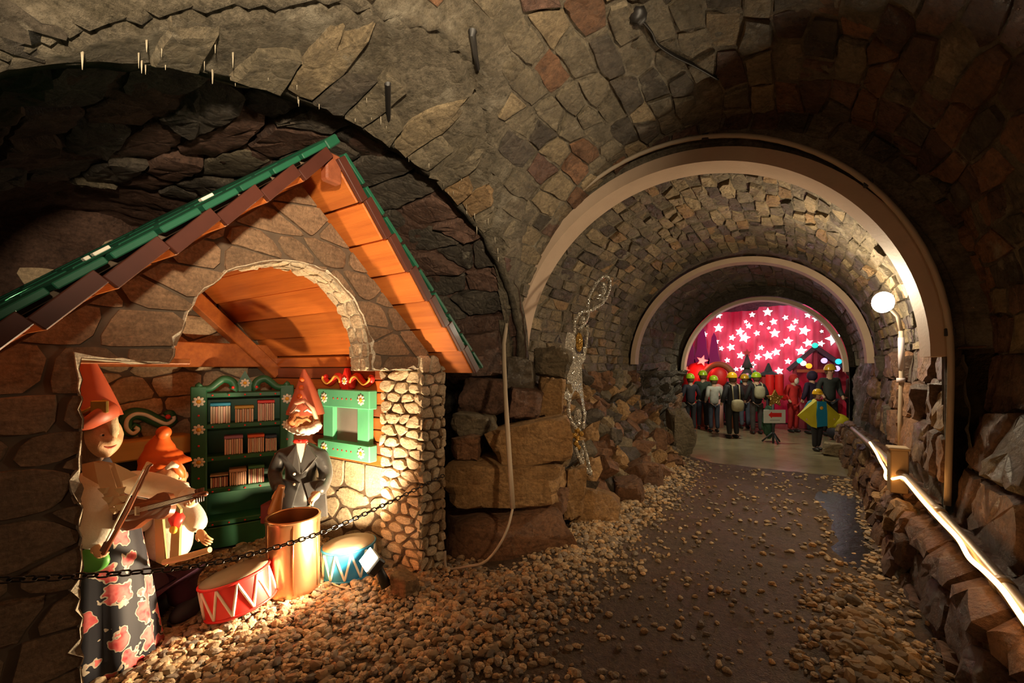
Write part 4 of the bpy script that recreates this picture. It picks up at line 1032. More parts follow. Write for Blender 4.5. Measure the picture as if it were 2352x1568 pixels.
for x in (-1, 1): put('vest_panel', MB().prism([(0, 0), (1, 0), (2, 0), (3, 0)], lambda a, b, h, x=x: P2(*[(384 + x * 14, 1150), (384 + x * 30, 1170), (384 + x * 26, 1290), (384 + x * 4, 1300)][int(a)], 2.735 - .0 * x) + FW * h, 0, .02).mesh('vest_panel', False, [mat('olive_vest', (.30, .24, .09), rough=.7)]), G2)
PUR = mat('dark_purple_cloth', (.075, .018, .045), (.05, .012, .035), 6, .75)
skin('trousers', [(P2(385, 1290), (.19, .14)), (P2(352, 1330), .095), (P2(350, 1390), .085), (P2(418, 1330), .095), (P2(420, 1390), .085)], [(0, 1), (1, 2), (0, 3), (3, 4)], PUR, G2)
for x in (345, 425): put('boot', MB().ball(P2(x + 4, 1400, 2.9), (.13, .07, .06), 16, 10, frame(-FW)).mesh('boot', True, [NAVY]), G2)
hand(P2(312, 1222, 2.77), -RT * .75 - UP * .5 - FW * .2, UP * .6 - FW * .5, .16, .8, SKIN, G2, -1)
hand(P2(456, 1218, 2.84), RT * .55 - UP * .75, -FW, .14, .35, SKIN, G2, 1)
sc = put('scarf', MB().tube([P2(402, 1165, 2.76), P2(406, 1190, 2.72), P2(404, 1212, 2.71)], [.02, .045, .02], 10, flat=.5).mesh('scarf', True, [REDP]), G2)
put('scarf_tip', MB().ball(P2(398, 1216, 2.70), (.035, .02, .025), 10, 8).mesh('scarf_tip', True, [YEL]), sc)
DST = tag(part('drumstick', MB().tube([P2(376, 1291, 2.62), P2(430, 1278, 2.60), P2(482, 1262, 2.58)], [.016, .019, .017], 10), mat('pale_stick', (.62, .36, .15), rough=.5), None), 'pale wooden drumstick held in front of the small gnome doll', 'drumstick')
# --- conductor
d3 = 3.75
G3 = thing('gnome_doll', 'bearded gnome doll conductor in dark suit with red bow tie', 'doll', onZ(690, 1289, 0), None, 'gnome orchestra dolls')
P3 = lambda x, y, d=d3: at(x, y, d)
f3 = (-FW * .93 - RT * .25 + UP * .05)
SUIT = mat('charcoal_satin', (.045, .043, .042), (.025, .024, .024), 5, .33, bump=.006, bscale=9, sheen=.2)
head(P3(693, 962, 3.72), .115, f3, G3, mat('dark_carved_face', (.50, .20, .07), (.42, .15, .05), 14, .42, bump=.004, bscale=60), nose=.36)
h3t = cone_hat(P3(702, 950, 3.78), P3(698, 848, 3.78), .145, mat('dusty_red_felt', (.52, .13, .07), (.45, .10, .05), 5, .5), G3, .02)
for k, (x, y) in enumerate(((693, 872), (692, 890), (688, 910))): put('hat_button', MB().ball(P3(x, y, 3.78 - .07 - .03 * k), .022, 10, 7).mesh('hat_button', True, [HATO]), h3t)
put('hat_brim', MB().tube([P3(666, 950, 3.65), P3(680, 926, 3.60), P3(698, 920, 3.60), P3(718, 938, 3.63), P3(728, 965, 3.70), P3(734, 985, 3.75)], [.014, .02, .022, .02, .018, .01], 8).mesh('hat_brim', True, [mat('pink_piping', (.66, .32, .22), rough=.5)]), h3t)
bd = MB()
for k in range(9):
    a = lerp(-1.25, 1.25, k / 8); c = P3(697 + 33 * math.sin(a), 972 + 17 * math.cos(a), 3.63 + .04 * abs(a)); bd.ball(c, .04, 12, 8, None, lambda d, k=k: 1 + .2 * noise.noise(d * 4 + Vector((k, 0, 0))))
put('beard', bd.mesh('beard', True, [WHT]), G3)
for s in (-1, 1): put('eyebrow', MB().tube([P3(694 + s * 4, 945, 3.58), P3(694 + s * 12, 940, 3.57), P3(694 + s * 22, 948, 3.61)], [.008, .013, .006], 8).mesh('eyebrow', True, [WHT]), G3)
put('moustache', MB().tube([P3(676, 968, 3.585), P3(686, 960, 3.56), P3(695, 963, 3.55), P3(704, 960, 3.56), P3(713, 968, 3.585)], [.008, .016, .01, .016, .008], 8).mesh('moustache', True, [mat('brown_beard', (.36, .17, .06), rough=.6)]), G3)
skin('jacket', [(P3(690, 1165), (.20, .15)), (P3(690, 1120), (.165, .125)), (P3(692, 1070), (.18, .12)), (P3(694, 1030), (.13, .085)), (P3(697, 1012), .05), (P3(650, 1040), .075), (P3(630, 1085), .062), (P3(636, 1112, 3.6), .055), (P3(643, 1122, 3.5), .05), (P3(738, 1040), .075), (P3(750, 1090), .062), (P3(740, 1120, 3.6), .055), (P3(732, 1130, 3.52), .05)],
     [(0, 1), (1, 2), (2, 3), (3, 4), (3, 5), (5, 6), (6, 7), (7, 8), (3, 9), (9, 10), (10, 11), (11, 12)], SUIT, G3)
skin('trousers', [(P3(690, 1160), (.17, .13)), (P3(672, 1210), .095), (P3(670, 1280), .085), (P3(708, 1210), .095), (P3(710, 1280), .085)], [(0, 1), (1, 2), (0, 3), (3, 4)], SUIT, G3)
for x in (668, 712): put('boot', MB().ball(P3(x, 1283, 3.68), (.12, .055, .05), 14, 10, frame(-FW)).mesh('boot', True, [NAVY]), G3)
for s in (-1, 1):
    put('coat_tail', MB().prism([(0, 0), (1, 0), (2, 0), (3, 0)], lambda a, b, h, s=s: P3(*[(692 + s * 6, 1110), (692 + s * 52, 1100), (692 + s * 58, 1185), (692 + s * 30, 1190)][int(a)], 3.60) + FW * h, 0, .03).mesh('coat_tail', False, [SUIT]), G3)
    put('lapel', MB().prism([(0, 0), (1, 0), (2, 0), (3, 0)], lambda a, b, h, s=s: P3(*[(694 + s * 12, 1020), (694 + s * 34, 1050), (694 + s * 20, 1068), (692 + s * 2, 1088)][int(a)], [3.60, 3.59, 3.57, 3.57][int(a)]) + FW * h, -.012, .01).mesh('lapel', False, [SUIT]), G3)
put('shirt_front', MB().prism([(0, 0), (1, 0), (2, 0)], lambda a, b, h: P3(*[(680, 1018), (706, 1018), (691, 1062)][int(a)], [3.605, 3.605, 3.585][int(a)]) + FW * h, -.006, .01).mesh('shirt_front', False, [WHT]), G3)
bt_ = MB()
for s in (-1, 1): bt_.ball(P3(690 + s * 8, 1013, 3.575), (.012, .036, .024), 10, 8, frame(-FW), lambda d: .65 + .35 * abs(d.y))
bt_.ball(P3(690, 1013, 3.565), .014, 8, 6); put('bow_tie', bt_.mesh('bow_tie', True, [REDP]), G3)
for y in (1088, 1112): put('button', MB().ball(P3(676, y, 3.58), .012, 10, 6).mesh('button', True, [WHT]), G3)
hand(P3(645, 1122, 3.46), -UP * .55 - RT * .15 - FW * .5, UP * .7 - FW * .6, .15, .95, SKIN, G3, -1)
hand(P3(733, 1131, 3.48), -UP * .6 - RT * .6 - FW * .2, UP * .5 - FW * .6, .15, .6, mat('pale_hand', (.76, .52, .32), rough=.45), G3, 1)
MAL = tag(part('wooden_mallet', MB().tube([P3(647, 1115, 3.36), P3(640, 1140, 3.36), P3(632, 1170, 3.36), P3(628, 1180, 3.36)], [.025, .035, .05, .045], 12), mat('amber_wood', (.45, .19, .05), (.36, .14, .035), 4, .4), None), 'amber wooden mallet hanging from the hand of the conductor doll', 'mallet')
bx = tag(part('red_box', MB().box(at(622, 1175, 3.6), (.10, .14, .16), RZ, .008), mat('wine_red', (.20, .03, .03), rough=.6), None), 'small wine red box behind the copper bin', 'box')
# ---------------------------------------------------------------- bin and drums
bc = onZ(674, 1350, 0.03)
COP = mat('polished_copper', (.66, .36, .18), (.60, .30, .14), 3, .30, metal=.95, bump=.002, bscale=3)
BIN = thing('copper_bin', 'tall polished copper bin standing between the two drums', 'bin', bc)
b_ = put('wall', MB().lathe([(.185, 0), (.19, .02), (.185, .04), (.185, .50), (.19, .52), (.19, .545), (.175, .545), (.172, .50), (.172, .06), (.01, .05)], 48, bc).mesh('wall', 40, [COP]), BIN)
for k in range(6):
    w = k * PI / 3 + .5; put('seam', MB().tube([bc + Vector((.187 * math.cos(w), .187 * math.sin(w), z)) for z in (.03, .28, .53)], .005, 6).mesh('seam', True, [COP]), b_)
put('rim', MB().tube([bc + Vector((.183 * math.cos(k * PI / 20), .183 * math.sin(k * PI / 20), .548)) for k in range(41)], .010, 8, cap=False).mesh('rim', True, [COP]), BIN)
def drum(c, r, h, M, m, label, nz):
    t = thing('toy_drum', label, 'drum', c, None, 'toy drums'); c = Vector(c)
    s = put('shell', MB().lathe([(r, 0), (r, h)], 56, c, M).mesh('shell', 40, [m]), t)
    put('drumhead', MB().lathe([(r * .985, h - .002), (r * .98, h + .006), (r * .5, h + .008), (0, h + .008)], 48, c, M).mesh('drumhead', True, [mat('drum_skin', (.30, .23, .15), (.25, .19, .12), 6, .7)]), t)
    for z in (.008, h - .008): put('hoop', MB().tube([c + M @ Vector((r * 1.012 * math.cos(k * PI / 24), r * 1.012 * math.sin(k * PI / 24), z)) for k in range(49)], .009, 8, cap=False).mesh('hoop', True, [m]), t)
    for k in range(nz):
        a0, a1 = 2 * PI * k / nz, 2 * PI * (k + 1) / nz; z0, z1 = (.02, h - .02) if k % 2 else (h - .02, .02)
        P = [c + M @ Vector((r * 1.012 * math.cos(lerp(a0, a1, i / 6)), r * 1.012 * math.sin(lerp(a0, a1, i / 6)), lerp(z0, z1, i / 6))) for i in range(7)]
        put('lacing', MB().tube(P, .009, 6).mesh('lacing', True, [WHT]), t)
    return t
RD = mat('drum_red', (.72, .03, .025), rough=.4); BD = mat('drum_blue', (.015, .20, .42), rough=.4)
drum(onZ(556, 1388, .06), .21, .225, Matrix.Rotation(-R(13), 3, FW) @ Matrix.Rotation(.2, 3, 'Z'), RD, 'red toy drum with cream zigzag lacing tilted on the gravel', 22)
drum(onZ(806, 1312, .03), .205, .235, Matrix.Rotation(-R(4), 3, FW), BD, 'blue toy drum with white zigzag lacing beside the floodlight', 22)
# ---------------------------------------------------------------- floodlight on the stage floor
FL = thing('floodlight', 'small black stage floodlight glowing between blue drum and pillar', 'floodlight', onZ(885, 1345, .02))
fc = at(846, 1284, 3.10); fd = (-RT * .55 - FW * .35 + UP * .62).normalized(); FM = frame(fd)
hs = put('housing', MB().box(fc - fd * .045, (.07, .21, .13), FM, .012).mesh('housing', False, [mat('black_metal', (.02, .02, .02), rough=.45)]), FL)
put('lens', MB().box(fc, (.01, .195, .115), FM, .004).mesh('lens', False, [mat('lamp_glass', (1, .9, .75), emit=38, ecol=(1, .80, .52))]), hs)
put('stand', MB().tube([fc - fd * .08, at(876, 1320, 3.12), at(888, 1345, 3.12)], [.03, .035, .04], 10).mesh('stand', True, [bpy.data.materials['black_metal']]), FL)
LR = boulder('loose_rock', at(928, 1345, 3.15), (.10, .09, .105), 'ochre', None, 31); tag(LR, 'angular loose rock leaning at the foot of the stone pillar', 'rock')
LR2 = boulder('loose_rock', at(555, 1268, 4.0), (.12, .1, .055), 'tan', None, 32); tag(LR2, 'rounded rock on the stage floor behind the red drum', 'rock')
def cable(name, pts, r, m, label, cat='cable', n=60):
    return tag(part(name, MB().tube(scroll_path(pts, n), r, 8), m, None, True), label, cat)
GRC = mat('grey_white_cable', (.50, .43, .34), rough=.5)
BLK = mat('black_rubber', (.015, .013, .012), rough=.5)
cable('power_cable', [onZ(740, 1322, .03), onZ(775, 1345, .035), onZ(815, 1352, .03), onZ(860, 1345, .035), onZ(884, 1338, .05)], .007, GRC, 'thin pale cable snaking over gravel to the floodlight')
# chain across the opening
def link_mesh(L, w, r):
    P = []
    for k in range(24):
        a = 2 * PI * k / 24; P.append(Vector((math.copysign(max(0, L / 2 - w / 2), math.cos(a)) + math.cos(a) * w / 2, math.sin(a) * w / 2, 0)))
    mb = MB(); mb.tube(P + [P[0]], r, 6, cap=False); return mb.mesh('chain_link', True, [mat('dark_iron', (.055, .045, .04), rough=.35, metal=.8)])
LKM = link_mesh(.042, .024, .0042)
cp = scroll_path([onX(-60, 1334, -2.36), onX(190, 1322, -2.36), onX(420, 1303, -2.36), onX(570, 1274, -2.36), onX(740, 1222, -2.36), onX(880, 1160, -2.36), onX(1022, 1090, -2.39)], 400)
CH = thing('barrier_chain', 'dark iron chain strung across the front of the little house', 'chain', cp[0])
al = 0; last = cp[0]; tog = 0
for p, q in zip(cp, cp[1:]):
    al += (q - p).length
    if al >= .0335:
        al = 0; t = (q - p).normalized(); a = t.cross(UP).normalized(); b = a.cross(t)
        M = Matrix((t, a, b)).transposed() @ Matrix.Rotation(R(45 + 90 * (tog % 2)), 3, 'X'); tog += 1
        o = bpy.data.objects.new('link', LKM); COL.objects.link(o); o.parent = CH; o.matrix_parent_inverse = Matrix.Translation(-CH.location); o.matrix_basis = Matrix.Translation(q) @ M.to_4x4()
# ---------------------------------------------------------------- conduits, cables, iron on the vault
def vault_hit(px, py):
    r = ray(px, py).normalized(); t = .4
    while t < 9:
        p = CAMP + r * t
        if not (in_main(p) or in_side(p)) : return p - r * .03
        t += .01
    return CAMP + r * 4
cpts = [(1178, 1168), (1172, 1080), (1166, 990), (1160, 900), (1157, 830)]
CN = thing('conduit', 'thin grey conduit following the nearest arch and running down both walls', 'pipe', onY(1172, 1168, 4.42))
mb = MB(); pth = [at(1178, 1168, 3.62), at(1172, 1080, 3.70), at(1166, 990, 3.80), at(1161, 910, 4.05), at(1158, 840, 4.25), at(1157, 790, 4.6)]
for i in range(3, 41):
    a = PI - PI * i / 40; pth.append(Vector((-.933 + 2.007 * math.cos(a), 4.46, 1.80 + 2.15 * math.sin(a))))
pth += [onY(2186 - (y - 830) * .03, y, 4.46) for y in (880, 960, 1060, 1160)]
put('pipe', mb.tube(pth, .022, 8).mesh('pipe', True, [mat('conduit_grey', (.42, .34, .25), rough=.5)]), CN)
for i in (8, 16, 25, 34, 42): put('clip', MB().box(pth[i], (.06, .03, .06)).mesh('clip', False, [BLK]), CN)
cable('white_cable', [at(1178, 1166, 3.62), at(1165, 1215, 3.5), at(1140, 1262, 3.45), at(1110, 1292, 3.45), at(1075, 1300, 3.47), at(1040, 1306, 3.5), at(1024, 1302, 3.5), at(1022, 1265, 3.52)], .011, GRC, 'drooping pale cable from the wall conduit to the pillar foot')
for k, (a, b, c) in enumerate((((890, 185), (898, 215), (893, 282)), ((1085, 72), (1092, 100), (1098, 158)))):
    p = vault_hit(*a); q = vault_hit(*c); m_ = vault_hit(*b)
    tag(part('iron_hook', MB().tube([p, p - UP * .02, (p + q) / 2 - UP * .03, q], [.03, .022, .018, .014], 8), BLK, None), ('rusted black iron hook in the vault above the roof ridge', 'black iron hook in the vault nearer the tunnel crown')[k], 'hook')
cbl = [vault_hit(x, y) - UP * .02 for x, y in ((1465, 30), (1490, 60), (1505, 90), (1545, 118), (1590, 140), (1645, 172))]
VCB = thing('vault_cable', 'black cable with junction lump hanging under the main vault', 'cable', cbl[0])
put('wire', MB().tube(scroll_path(cbl, 40), .010, 8).mesh('wire', True, [BLK]), VCB)
put('wire', MB().tube(scroll_path([p + Vector((.015, .01, -.02)) for p in cbl], 40), .008, 8).mesh('wire', True, [BLK]), VCB)
put('junction', MB().ball(cbl[0], (.06, .06, .05), 12, 9, None, lambda d: 1 + .3 * noise.noise(d * 3)).mesh('junction', True, [BLK]), VCB)
# ---------------------------------------------------------------- handrail, rope light, post box, wall lamp
rl = scroll_path([onX(x, y, .93) for x, y in ((1958, 985), (2010, 1030), (2060, 1078), (2110, 1130), (2200, 1226), (2300, 1340), (2352, 1402), (2440, 1505))], 60)
RAIL = thing('handrail', 'grey metal pipe handrail along the right ledge', 'handrail', (.93, 4, .6))
put('pipe', MB().tube(rl, .038, 14).mesh('pipe', True, [mat('galvanised_pipe', (.30, .25, .2), (.24, .2, .16), 8, .38, metal=.6)]), RAIL)
for i in (14, 28, 40, 50): put('joint', MB().tube([rl[i], rl[i + 1]], .046, 14).mesh('joint', True, [bpy.data.materials['galvanised_pipe']]), RAIL)
for i in (4, 24, 36, 48): put('bracket', MB().tube([rl[i], rl[i] - UP * .12 + Vector((.05, 0, 0)), rl[i] - UP * .3 + Vector((.07, 0, 0))], .018, 8).mesh('bracket', True, [bpy.data.materials['galvanised_pipe']]), RAIL)
rp1 = scroll_path([onX(x, y, .87) for x, y in ((1998, 1016), (2012, 1038), (2022, 1058), (2034, 1080), (2033, 1092), (2037, 1100), (2052, 1099), (2072, 1096), (2085, 1108), (2120, 1150), (2160, 1194), (2200, 1236), (2226, 1280), (2262, 1312), (2300, 1350), (2330, 1392), (2352, 1424), (2400, 1490))], 120)
ROPE = tag(part('rope_light', MB().tube(rp1, .0125, 8), mat('glowing_tube', (1, .7, .35), emit=10, ecol=(1, .47, .13)), None, True), 'glowing warm rope light hanging under the handrail', 'rope light')
PB = thing('post_box', 'pale square wooden post end under the handrail bend', 'post', onX(2062, 1150, .90))
put('post', MB().box(onX(2062, 1085, .92) + Vector((0, 0, .02)), (.13, .16, .40), ch=.008).mesh('post', False, [mat('pale_timber', (.46, .33, .19), (.40, .28, .16), 5, .6)]), PB)
put('cap', MB().box(onX(2062, 1085, .92) + Vector((0, 0, .23)), (.15, .18, .025), ch=.006).mesh('cap', False, [bpy.data.materials['pale_timber']]), PB)
LMP = thing('wall_lamp', 'bright white bulkhead lamp on the right tunnel wall', 'lamp', (1.0, 6.2, 2.4))
lc = at(2028, 694, 4.72); ld = (-RT * .75 - FW * .62 - UP * .12).normalized(); LM = frame(ld)
hsg = put('housing', MB().box(lc - ld * .075, (.08, .17, .18), LM, .02).mesh('housing', False, [mat('lamp_grey', (.3, .28, .25), rough=.5)]), LMP)
put('lens', MB().ball(lc, (.05, .10, .115), 20, 12, LM).mesh('lens', True, [mat('lamp_white', (1, .95, .85), emit=24, ecol=(1, .92, .75))]), hsg)
put('arm', MB().tube([lc - ld * .09, at(2062, 726, 4.80), at(2070, 760, 4.80)], .02, 8).mesh('arm', True, [bpy.data.materials['conduit_grey']]), LMP)
put('pipe', MB().tube([at(2070, 760, 4.80), at(2071, 870, 4.80), at(2068, 960, 4.80), at(2068, 1040, 4.80)], .024, 8).mesh('pipe', True, [bpy.data.materials['conduit_grey']]), LMP)
put('coupling', MB().tube([at(2070, 775, 4.80), at(2071, 850, 4.80)], .03, 10).mesh('coupling', True, [mat('pale_plastic', (.55, .48, .5), rough=.4)]), LMP)
put('coupling', MB().tube([at(2069, 868, 4.80), at(2069, 878, 4.80)], .04, 10).mesh('coupling', True, [bpy.data.materials['pale_plastic']]), LMP)
# ---------------------------------------------------------------- glitter ornament on the left tunnel wall
def glitter(name, c, gold):
    m, nt, b = nodes(name); co = coords(nt)
    vo = nn(nt, 'ShaderNodeTexVoronoi', {'Vector': co, 'Scale': 110}, feature='F1')
    nt.links.new(mixc(nt, ramp(nt, vo.outputs['Distance'], .1, .7), c, tuple(x * .35 for x in c)), b.inputs['Base Color'])
    b.inputs['Metallic'].default_value = .35; b.inputs['Roughness'].default_value = .22
    sb = nn(nt, 'ShaderNodeVectorMath', {0: vo.outputs['Color'], 1: (.5, .5, .5)}, operation='SUBTRACT')
    ge = nt.nodes.new('ShaderNodeNewGeometry'); sm = nn(nt, 'ShaderNodeVectorMath', {0: sb.outputs[0]}, operation='SCALE'); sm.inputs['Scale'].default_value = 1.7
    ad = nn(nt, 'ShaderNodeVectorMath', {0: ge.outputs['Normal'], 1: sm.outputs[0]}, operation='ADD'); nz = nn(nt, 'ShaderNodeVectorMath', {0: ad.outputs[0]}, operation='NORMALIZE')
    nt.links.new(nz.outputs[0], b.inputs['Normal']); return m
SIL = glitter('silver_glitter', (.95, .90, .78), 0); GOL = glitter('gold_glitter', (.95, .55, .12), 1)
ORN = thing('glitter_ornament', 'long silver glitter scroll ornament hanging on the left tunnel wall', 'ornament', at(1350, 1090, 4.45))
oz = lambda x, y, h=0: at(1240 + x / 3.015, 600 + y / 3.015, (5.1 if y < 800 else lerp(5.1, 4.45, (y - 800) / 670)) + (x - 240) * .0017 + h)
slab([(190, 490), (240, 500), (250, 560), (240, 610), (255, 640), (300, 640), (305, 590), (320, 590), (315, 680), (290, 720), (295, 850), (310, 1000), (320, 1050), (305, 1060), (285, 960), (270, 910), (245, 890), (220, 940), (195, 965), (170, 945), (140, 945), (140, 905), (185, 900), (190, 760), (215, 690), (180, 640), (175, 560)], oz, -.03, .03, [SIL, SIL], 'panel', ORN)
for pts, r in (([(330, 345), (335, 260), (365, 190), (410, 125), (455, 105), (482, 140), (470, 220), (430, 290), (380, 320), (340, 350)], .024), ([(240, 500), (238, 440), (252, 390), (290, 350), (345, 345), (380, 330)], .022), ([(265, 470), (300, 440), (325, 400), (335, 350)], .022), ([(205, 950), (196, 1020), (210, 1090), (245, 1150), (275, 1170)], .022), ([(312, 1040), (305, 1100), (298, 1160)], .020), ([(245, 1290), (275, 1370), (320, 1440), (350, 1470), (335, 1400), (315, 1320), (290, 1240)], .022), ([(310, 640), (322, 560), (330, 440)], .020)):
    put('scroll', MB().tube(scroll_path([oz(*p) for p in pts], 40), r, 8).mesh('scroll', True, [SIL]), ORN)
for x, y, a, b in ((430, 190, .06, .09), (410, 255, .07, .05), (292, 412, .04, .06), (262, 1080, .045, .11), (290, 1370, .03, .12)):
    put('leaf', MB().ball(oz(x, y), (a, .02, b), 14, 10, RZ).mesh('leaf', True, [SIL]), ORN)
put('gold_panel', MB().ball(oz(272, 560, .01), (.045, .02, .12), 14, 10, RZ).mesh('gold_panel', True, [GOL]), ORN)
for x, y in ((258, 1170), (240, 1205), (285, 1195), (262, 1225), (250, 1260), (265, 1290)): put('bead', MB().ball(oz(x, y), .032, 10, 7).mesh('bead', True, [GOL]), ORN)
# ---------------------------------------------------------------- show hall: curtain, stars, scenery
YC = 15.5
cu = MB(); vs = []; fs = []; n, m = 150, 10
for i in range(n + 1):
    for j in range(m + 1):
        x = lerp(-3.85, 2.75, i / n); z = lerp(.02, 3.52 + .10 * (x > -.6), j / m); vs.append((x, YC + .06 * math.sin(x * 13 + .4 * math.sin(z)) + .03 * math.sin(x * 31) + .02 * math.sin(z * 2 + x), z))
for i in range(n):
    for j in range(m): a = i * (m + 1) + j; fs.append((a, a + 1, a + m + 2, a + m + 1))
cu.add(vs, fs)
tag(put('stage_curtain', cu.mesh('curtain', True, [mat('red_velvet', (.62, .04, .09), (.5, .03, .07), 4, .8, sheen=.5, bump=.004, bscale=40)], fix=False)), 'tall red velvet curtain closing the show hall', 'curtain')
STW = mat('star_white', (.9, .95, 1), emit=5.0, ecol=(.95, 1, .98)); STB = mat('star_blue', (.3, .7, 1), emit=2.2, ecol=(.25, .62, .95)); STC = mat('star_mint', (.6, 1, .9), emit=2.4, ecol=(.62, .95, .85))
def star_poly(r, k=.45, rot=0, n=5): return [((r if i % 2 == 0 else r * k) * math.sin(rot + PI * i / n), (r if i % 2 == 0 else r * k) * math.cos(rot + PI * i / n)) for i in range(2 * n)]
rs_ = random.Random(5)
STARS = [(530, 430, 60), (535, 260, 45), (820, 480, 55), (880, 560, 70), (940, 400, 42), (715, 560, 42), (700, 690, 52), (500, 610, 38), (570, 705, 33), (345, 515, 35), (900, 345, 26), (1050, 500, 38), (1290, 500, 60), (1275, 345, 46), (985, 250, 38), (1195, 215, 58), (1435, 290, 36), (1570, 340, 36), (1520, 425, 50), (1690, 465, 64), (1470, 605, 54), (1740, 630, 56), (1740, 255, 40), (1850, 300, 45), (1940, 365, 25), (1925, 475, 22), (2090, 570, 88), (1110, 695, 34), (1200, 800, 62), (1310, 755, 52), (1065, 820, 44), (830, 800, 50), (650, 865, 35), (990, 925, 45), (1650, 740, 62), (1470, 880, 40), (1350, 1010, 50), (1110, 370, 25), (1390, 660, 25), (1915, 640, 40), (155, 745, 40), (455, 770, 34), (290, 765, 32), (770, 985, 30), (850, 970, 34), (1210, 430, 22), (2165, 640, 30)]
ORD = 'first second third fourth fifth sixth seventh eighth ninth tenth eleventh twelfth'.split()
BANDS = [(300, 'top'), (460, 'upper'), (580, 'middle'), (720, 'lower'), (840, 'low'), (2000, 'bottom')]
def band(y): return next(n for k, n in BANDS if y < k)
for x, y, s in STARS:
    p = onY(1560 + x / 5.88, 680 + y / 5.88, YC - .18); r = s / 5.88 * p.y * .9 / 980 * 1.02
    kind = STB if x < 480 and y > 700 else (STC if x > 1700 or y < 300 else STW)
    P = star_poly(r, .47, rs_.uniform(-.3, .3))
    row = sorted(q for q in STARS if band(q[1]) == band(y)); i = row.index((x, y, s))
    lb = '%s glowing star, %s from the left in the %s row on the red curtain' % ({STB: 'blue', STC: 'pale mint', STW: 'white'}[kind], ORD[i], band(y))
    tag(part('star_light', MB().prism(P, lambda a, b, h, p=p: p + Vector((a, h, b)), -.012, .012), kind, None, False), lb, 'star', 'stars on the curtain')
def hp(px, py, y): return onY(px, py, y)
HRED = mat('scenery_red', (.80, .02, .02), rough=.5); PINK = mat('scenery_pink', (.85, .45, .42), rough=.6); HBRN = mat('scenery_brown', (.30, .09, .03), rough=.6); DPUR = mat('scenery_purple', (.20, .05, .16), rough=.7); HDRK = mat('scenery_dark', (.045, .045, .055), rough=.7); FIRG = mat('fir_green', (.03, .09, .05), rough=.8)
def px2m(px, py, y, n): return n * (hp(px, py, y) - CAMP).dot(FW) / FPX
# red dome with stars
c = hp(1606, 872, 14.2); r = px2m(1606, 872, 14.2, 36)
DM = thing('red_dome', 'large red dome with a pink star at the left of the hall', 'scenery', (c.x, c.y, 0))
put('dome', MB().lathe([(r * .95, 0), (r, c.z * .5), (r * 1.02, c.z), (r * .97, c.z + r * .35), (r * .8, c.z + r * .75), (r * .5, c.z + r * 1.02), (.01, c.z + r * 1.15)], 40, (c.x, c.y, 0)).mesh('dome', True, [HRED]), DM)
for px, py, s in ((1613, 828, 13), (1576, 850, 9)):
    p = hp(px, py, 14.2 - r * .9); put('star', MB().prism(star_poly(px2m(px, py, 14, s), .42, .3), lambda a, b, h: p + Vector((a, h, b)), -.02, .02).mesh('star', False, [PINK]), DM)
c = hp(1650, 872, 13.55); r = px2m(1650, 872, 13.55, 31)
AR = thing('brown_arch', 'brown wooden arch around a red mushroom cap in the hall', 'scenery', (c.x, c.y, 0))
put('arch', MB().tube([Vector((c.x + r * math.cos(a), c.y, c.z + r * 1.15 * math.sin(a))) for a in [PI * i / 20 for i in range(21)]], r * .22, 10).mesh('arch', True, [HBRN]), AR)
for s in (-1, 1): put('post', MB().tube([Vector((c.x + s * r, c.y, c.z)), Vector((c.x + s * r, c.y, 0))], r * .22, 10).mesh('post', True, [HBRN]), AR)
c2 = hp(1650, 866, 13.5); put('cap', MB().ball(c2, (r * .62, r * .4, r * .75), 20, 12).mesh('cap', True, [HRED]), AR)
put('stem', MB().lathe([(r * .35, 0), (r * .3, c2.z - .1)], 16, (c2.x, c2.y, 0)).mesh('stem', True, [PINK]), AR)
for px, by, hgt, w in ((1612, 870, 125, 30), (1585, 870, 95, 26), (1640, 868, 105, 26)):
    b = hp(px, by, 14.9); H = px2m(px, by, 14.9, hgt); w = px2m(px, by, 14.9, w); T = thing('cutout_fir', {1612: 'tallest purple fir cutout behind the red dome', 1585: 'leftmost purple fir cutout behind the red dome', 1640: 'purple fir cutout behind the brown arch'}[px], 'scenery', (b.x, b.y, 0), None, 'fir cutouts')
    out = []
    for k in range(4): z0 = lerp(b.z * .6, b.z + H, k / 4); out += [(w * (1 - k / 4.4), z0), (w * (.62 - k / 7), z0 + (H + b.z * .4) * .17)]
    poly = out + [(0, b.z + H)] + [(-a, z) for a, z in out[::-1]]
    slab(poly, lambda a, q, h: Vector((b.x + a, b.y + h, q)), -.02, .02, [DPUR, DPUR], 'board', T)
    put('trunk', MB().box((b.x, b.y, b.z * .32), (.08, .05, b.z * .64)).mesh('trunk', False, [HBRN]), T)
b = hp(1716, 905, 14.6); XT = thing('christmas_tree', 'small dark christmas tree with coloured baubles before the curtain', 'tree', (b.x, b.y, 0)); zt = hp(1716, 818, 14.6).z
put('trunk', MB().tube([(b.x, b.y, 0), (b.x, b.y, zt * .5)], .05, 8).mesh('trunk', True, [HBRN]), XT)
for k in range(5):
    z = lerp(.45, zt - .35, k / 4); rr = lerp(.52, .16, k / 4); put('tier', MB().lathe([(rr, z), (rr * .5, z + .2), (.02, z + .42)], 22, (b.x, b.y, 0), None, lambda w, t: 1 + .12 * math.sin(w * 11) * (1 - t)).mesh('tier', True, [FIRG]), XT)
for k in range(14):
    a = k * 2.4; z = lerp(.5, zt - .2, (k * .37) % 1); rr = lerp(.5, .12, (z - .45) / (zt - .6)); put('bauble', MB().ball((b.x + rr * math.cos(a), b.y + rr * math.sin(a), z), .05, 10, 7).mesh('bauble', True, [[HRED, mat('bauble_teal', (.02, .4, .35), rough=.3), WHT][k % 3]]), XT)
put('tree_star', MB().prism(star_poly(.13), lambda a, q, h: Vector((b.x + a, b.y + h, zt + .1 + q)), -.02, .02).mesh('tree_star', False, [HBRN]), XT)
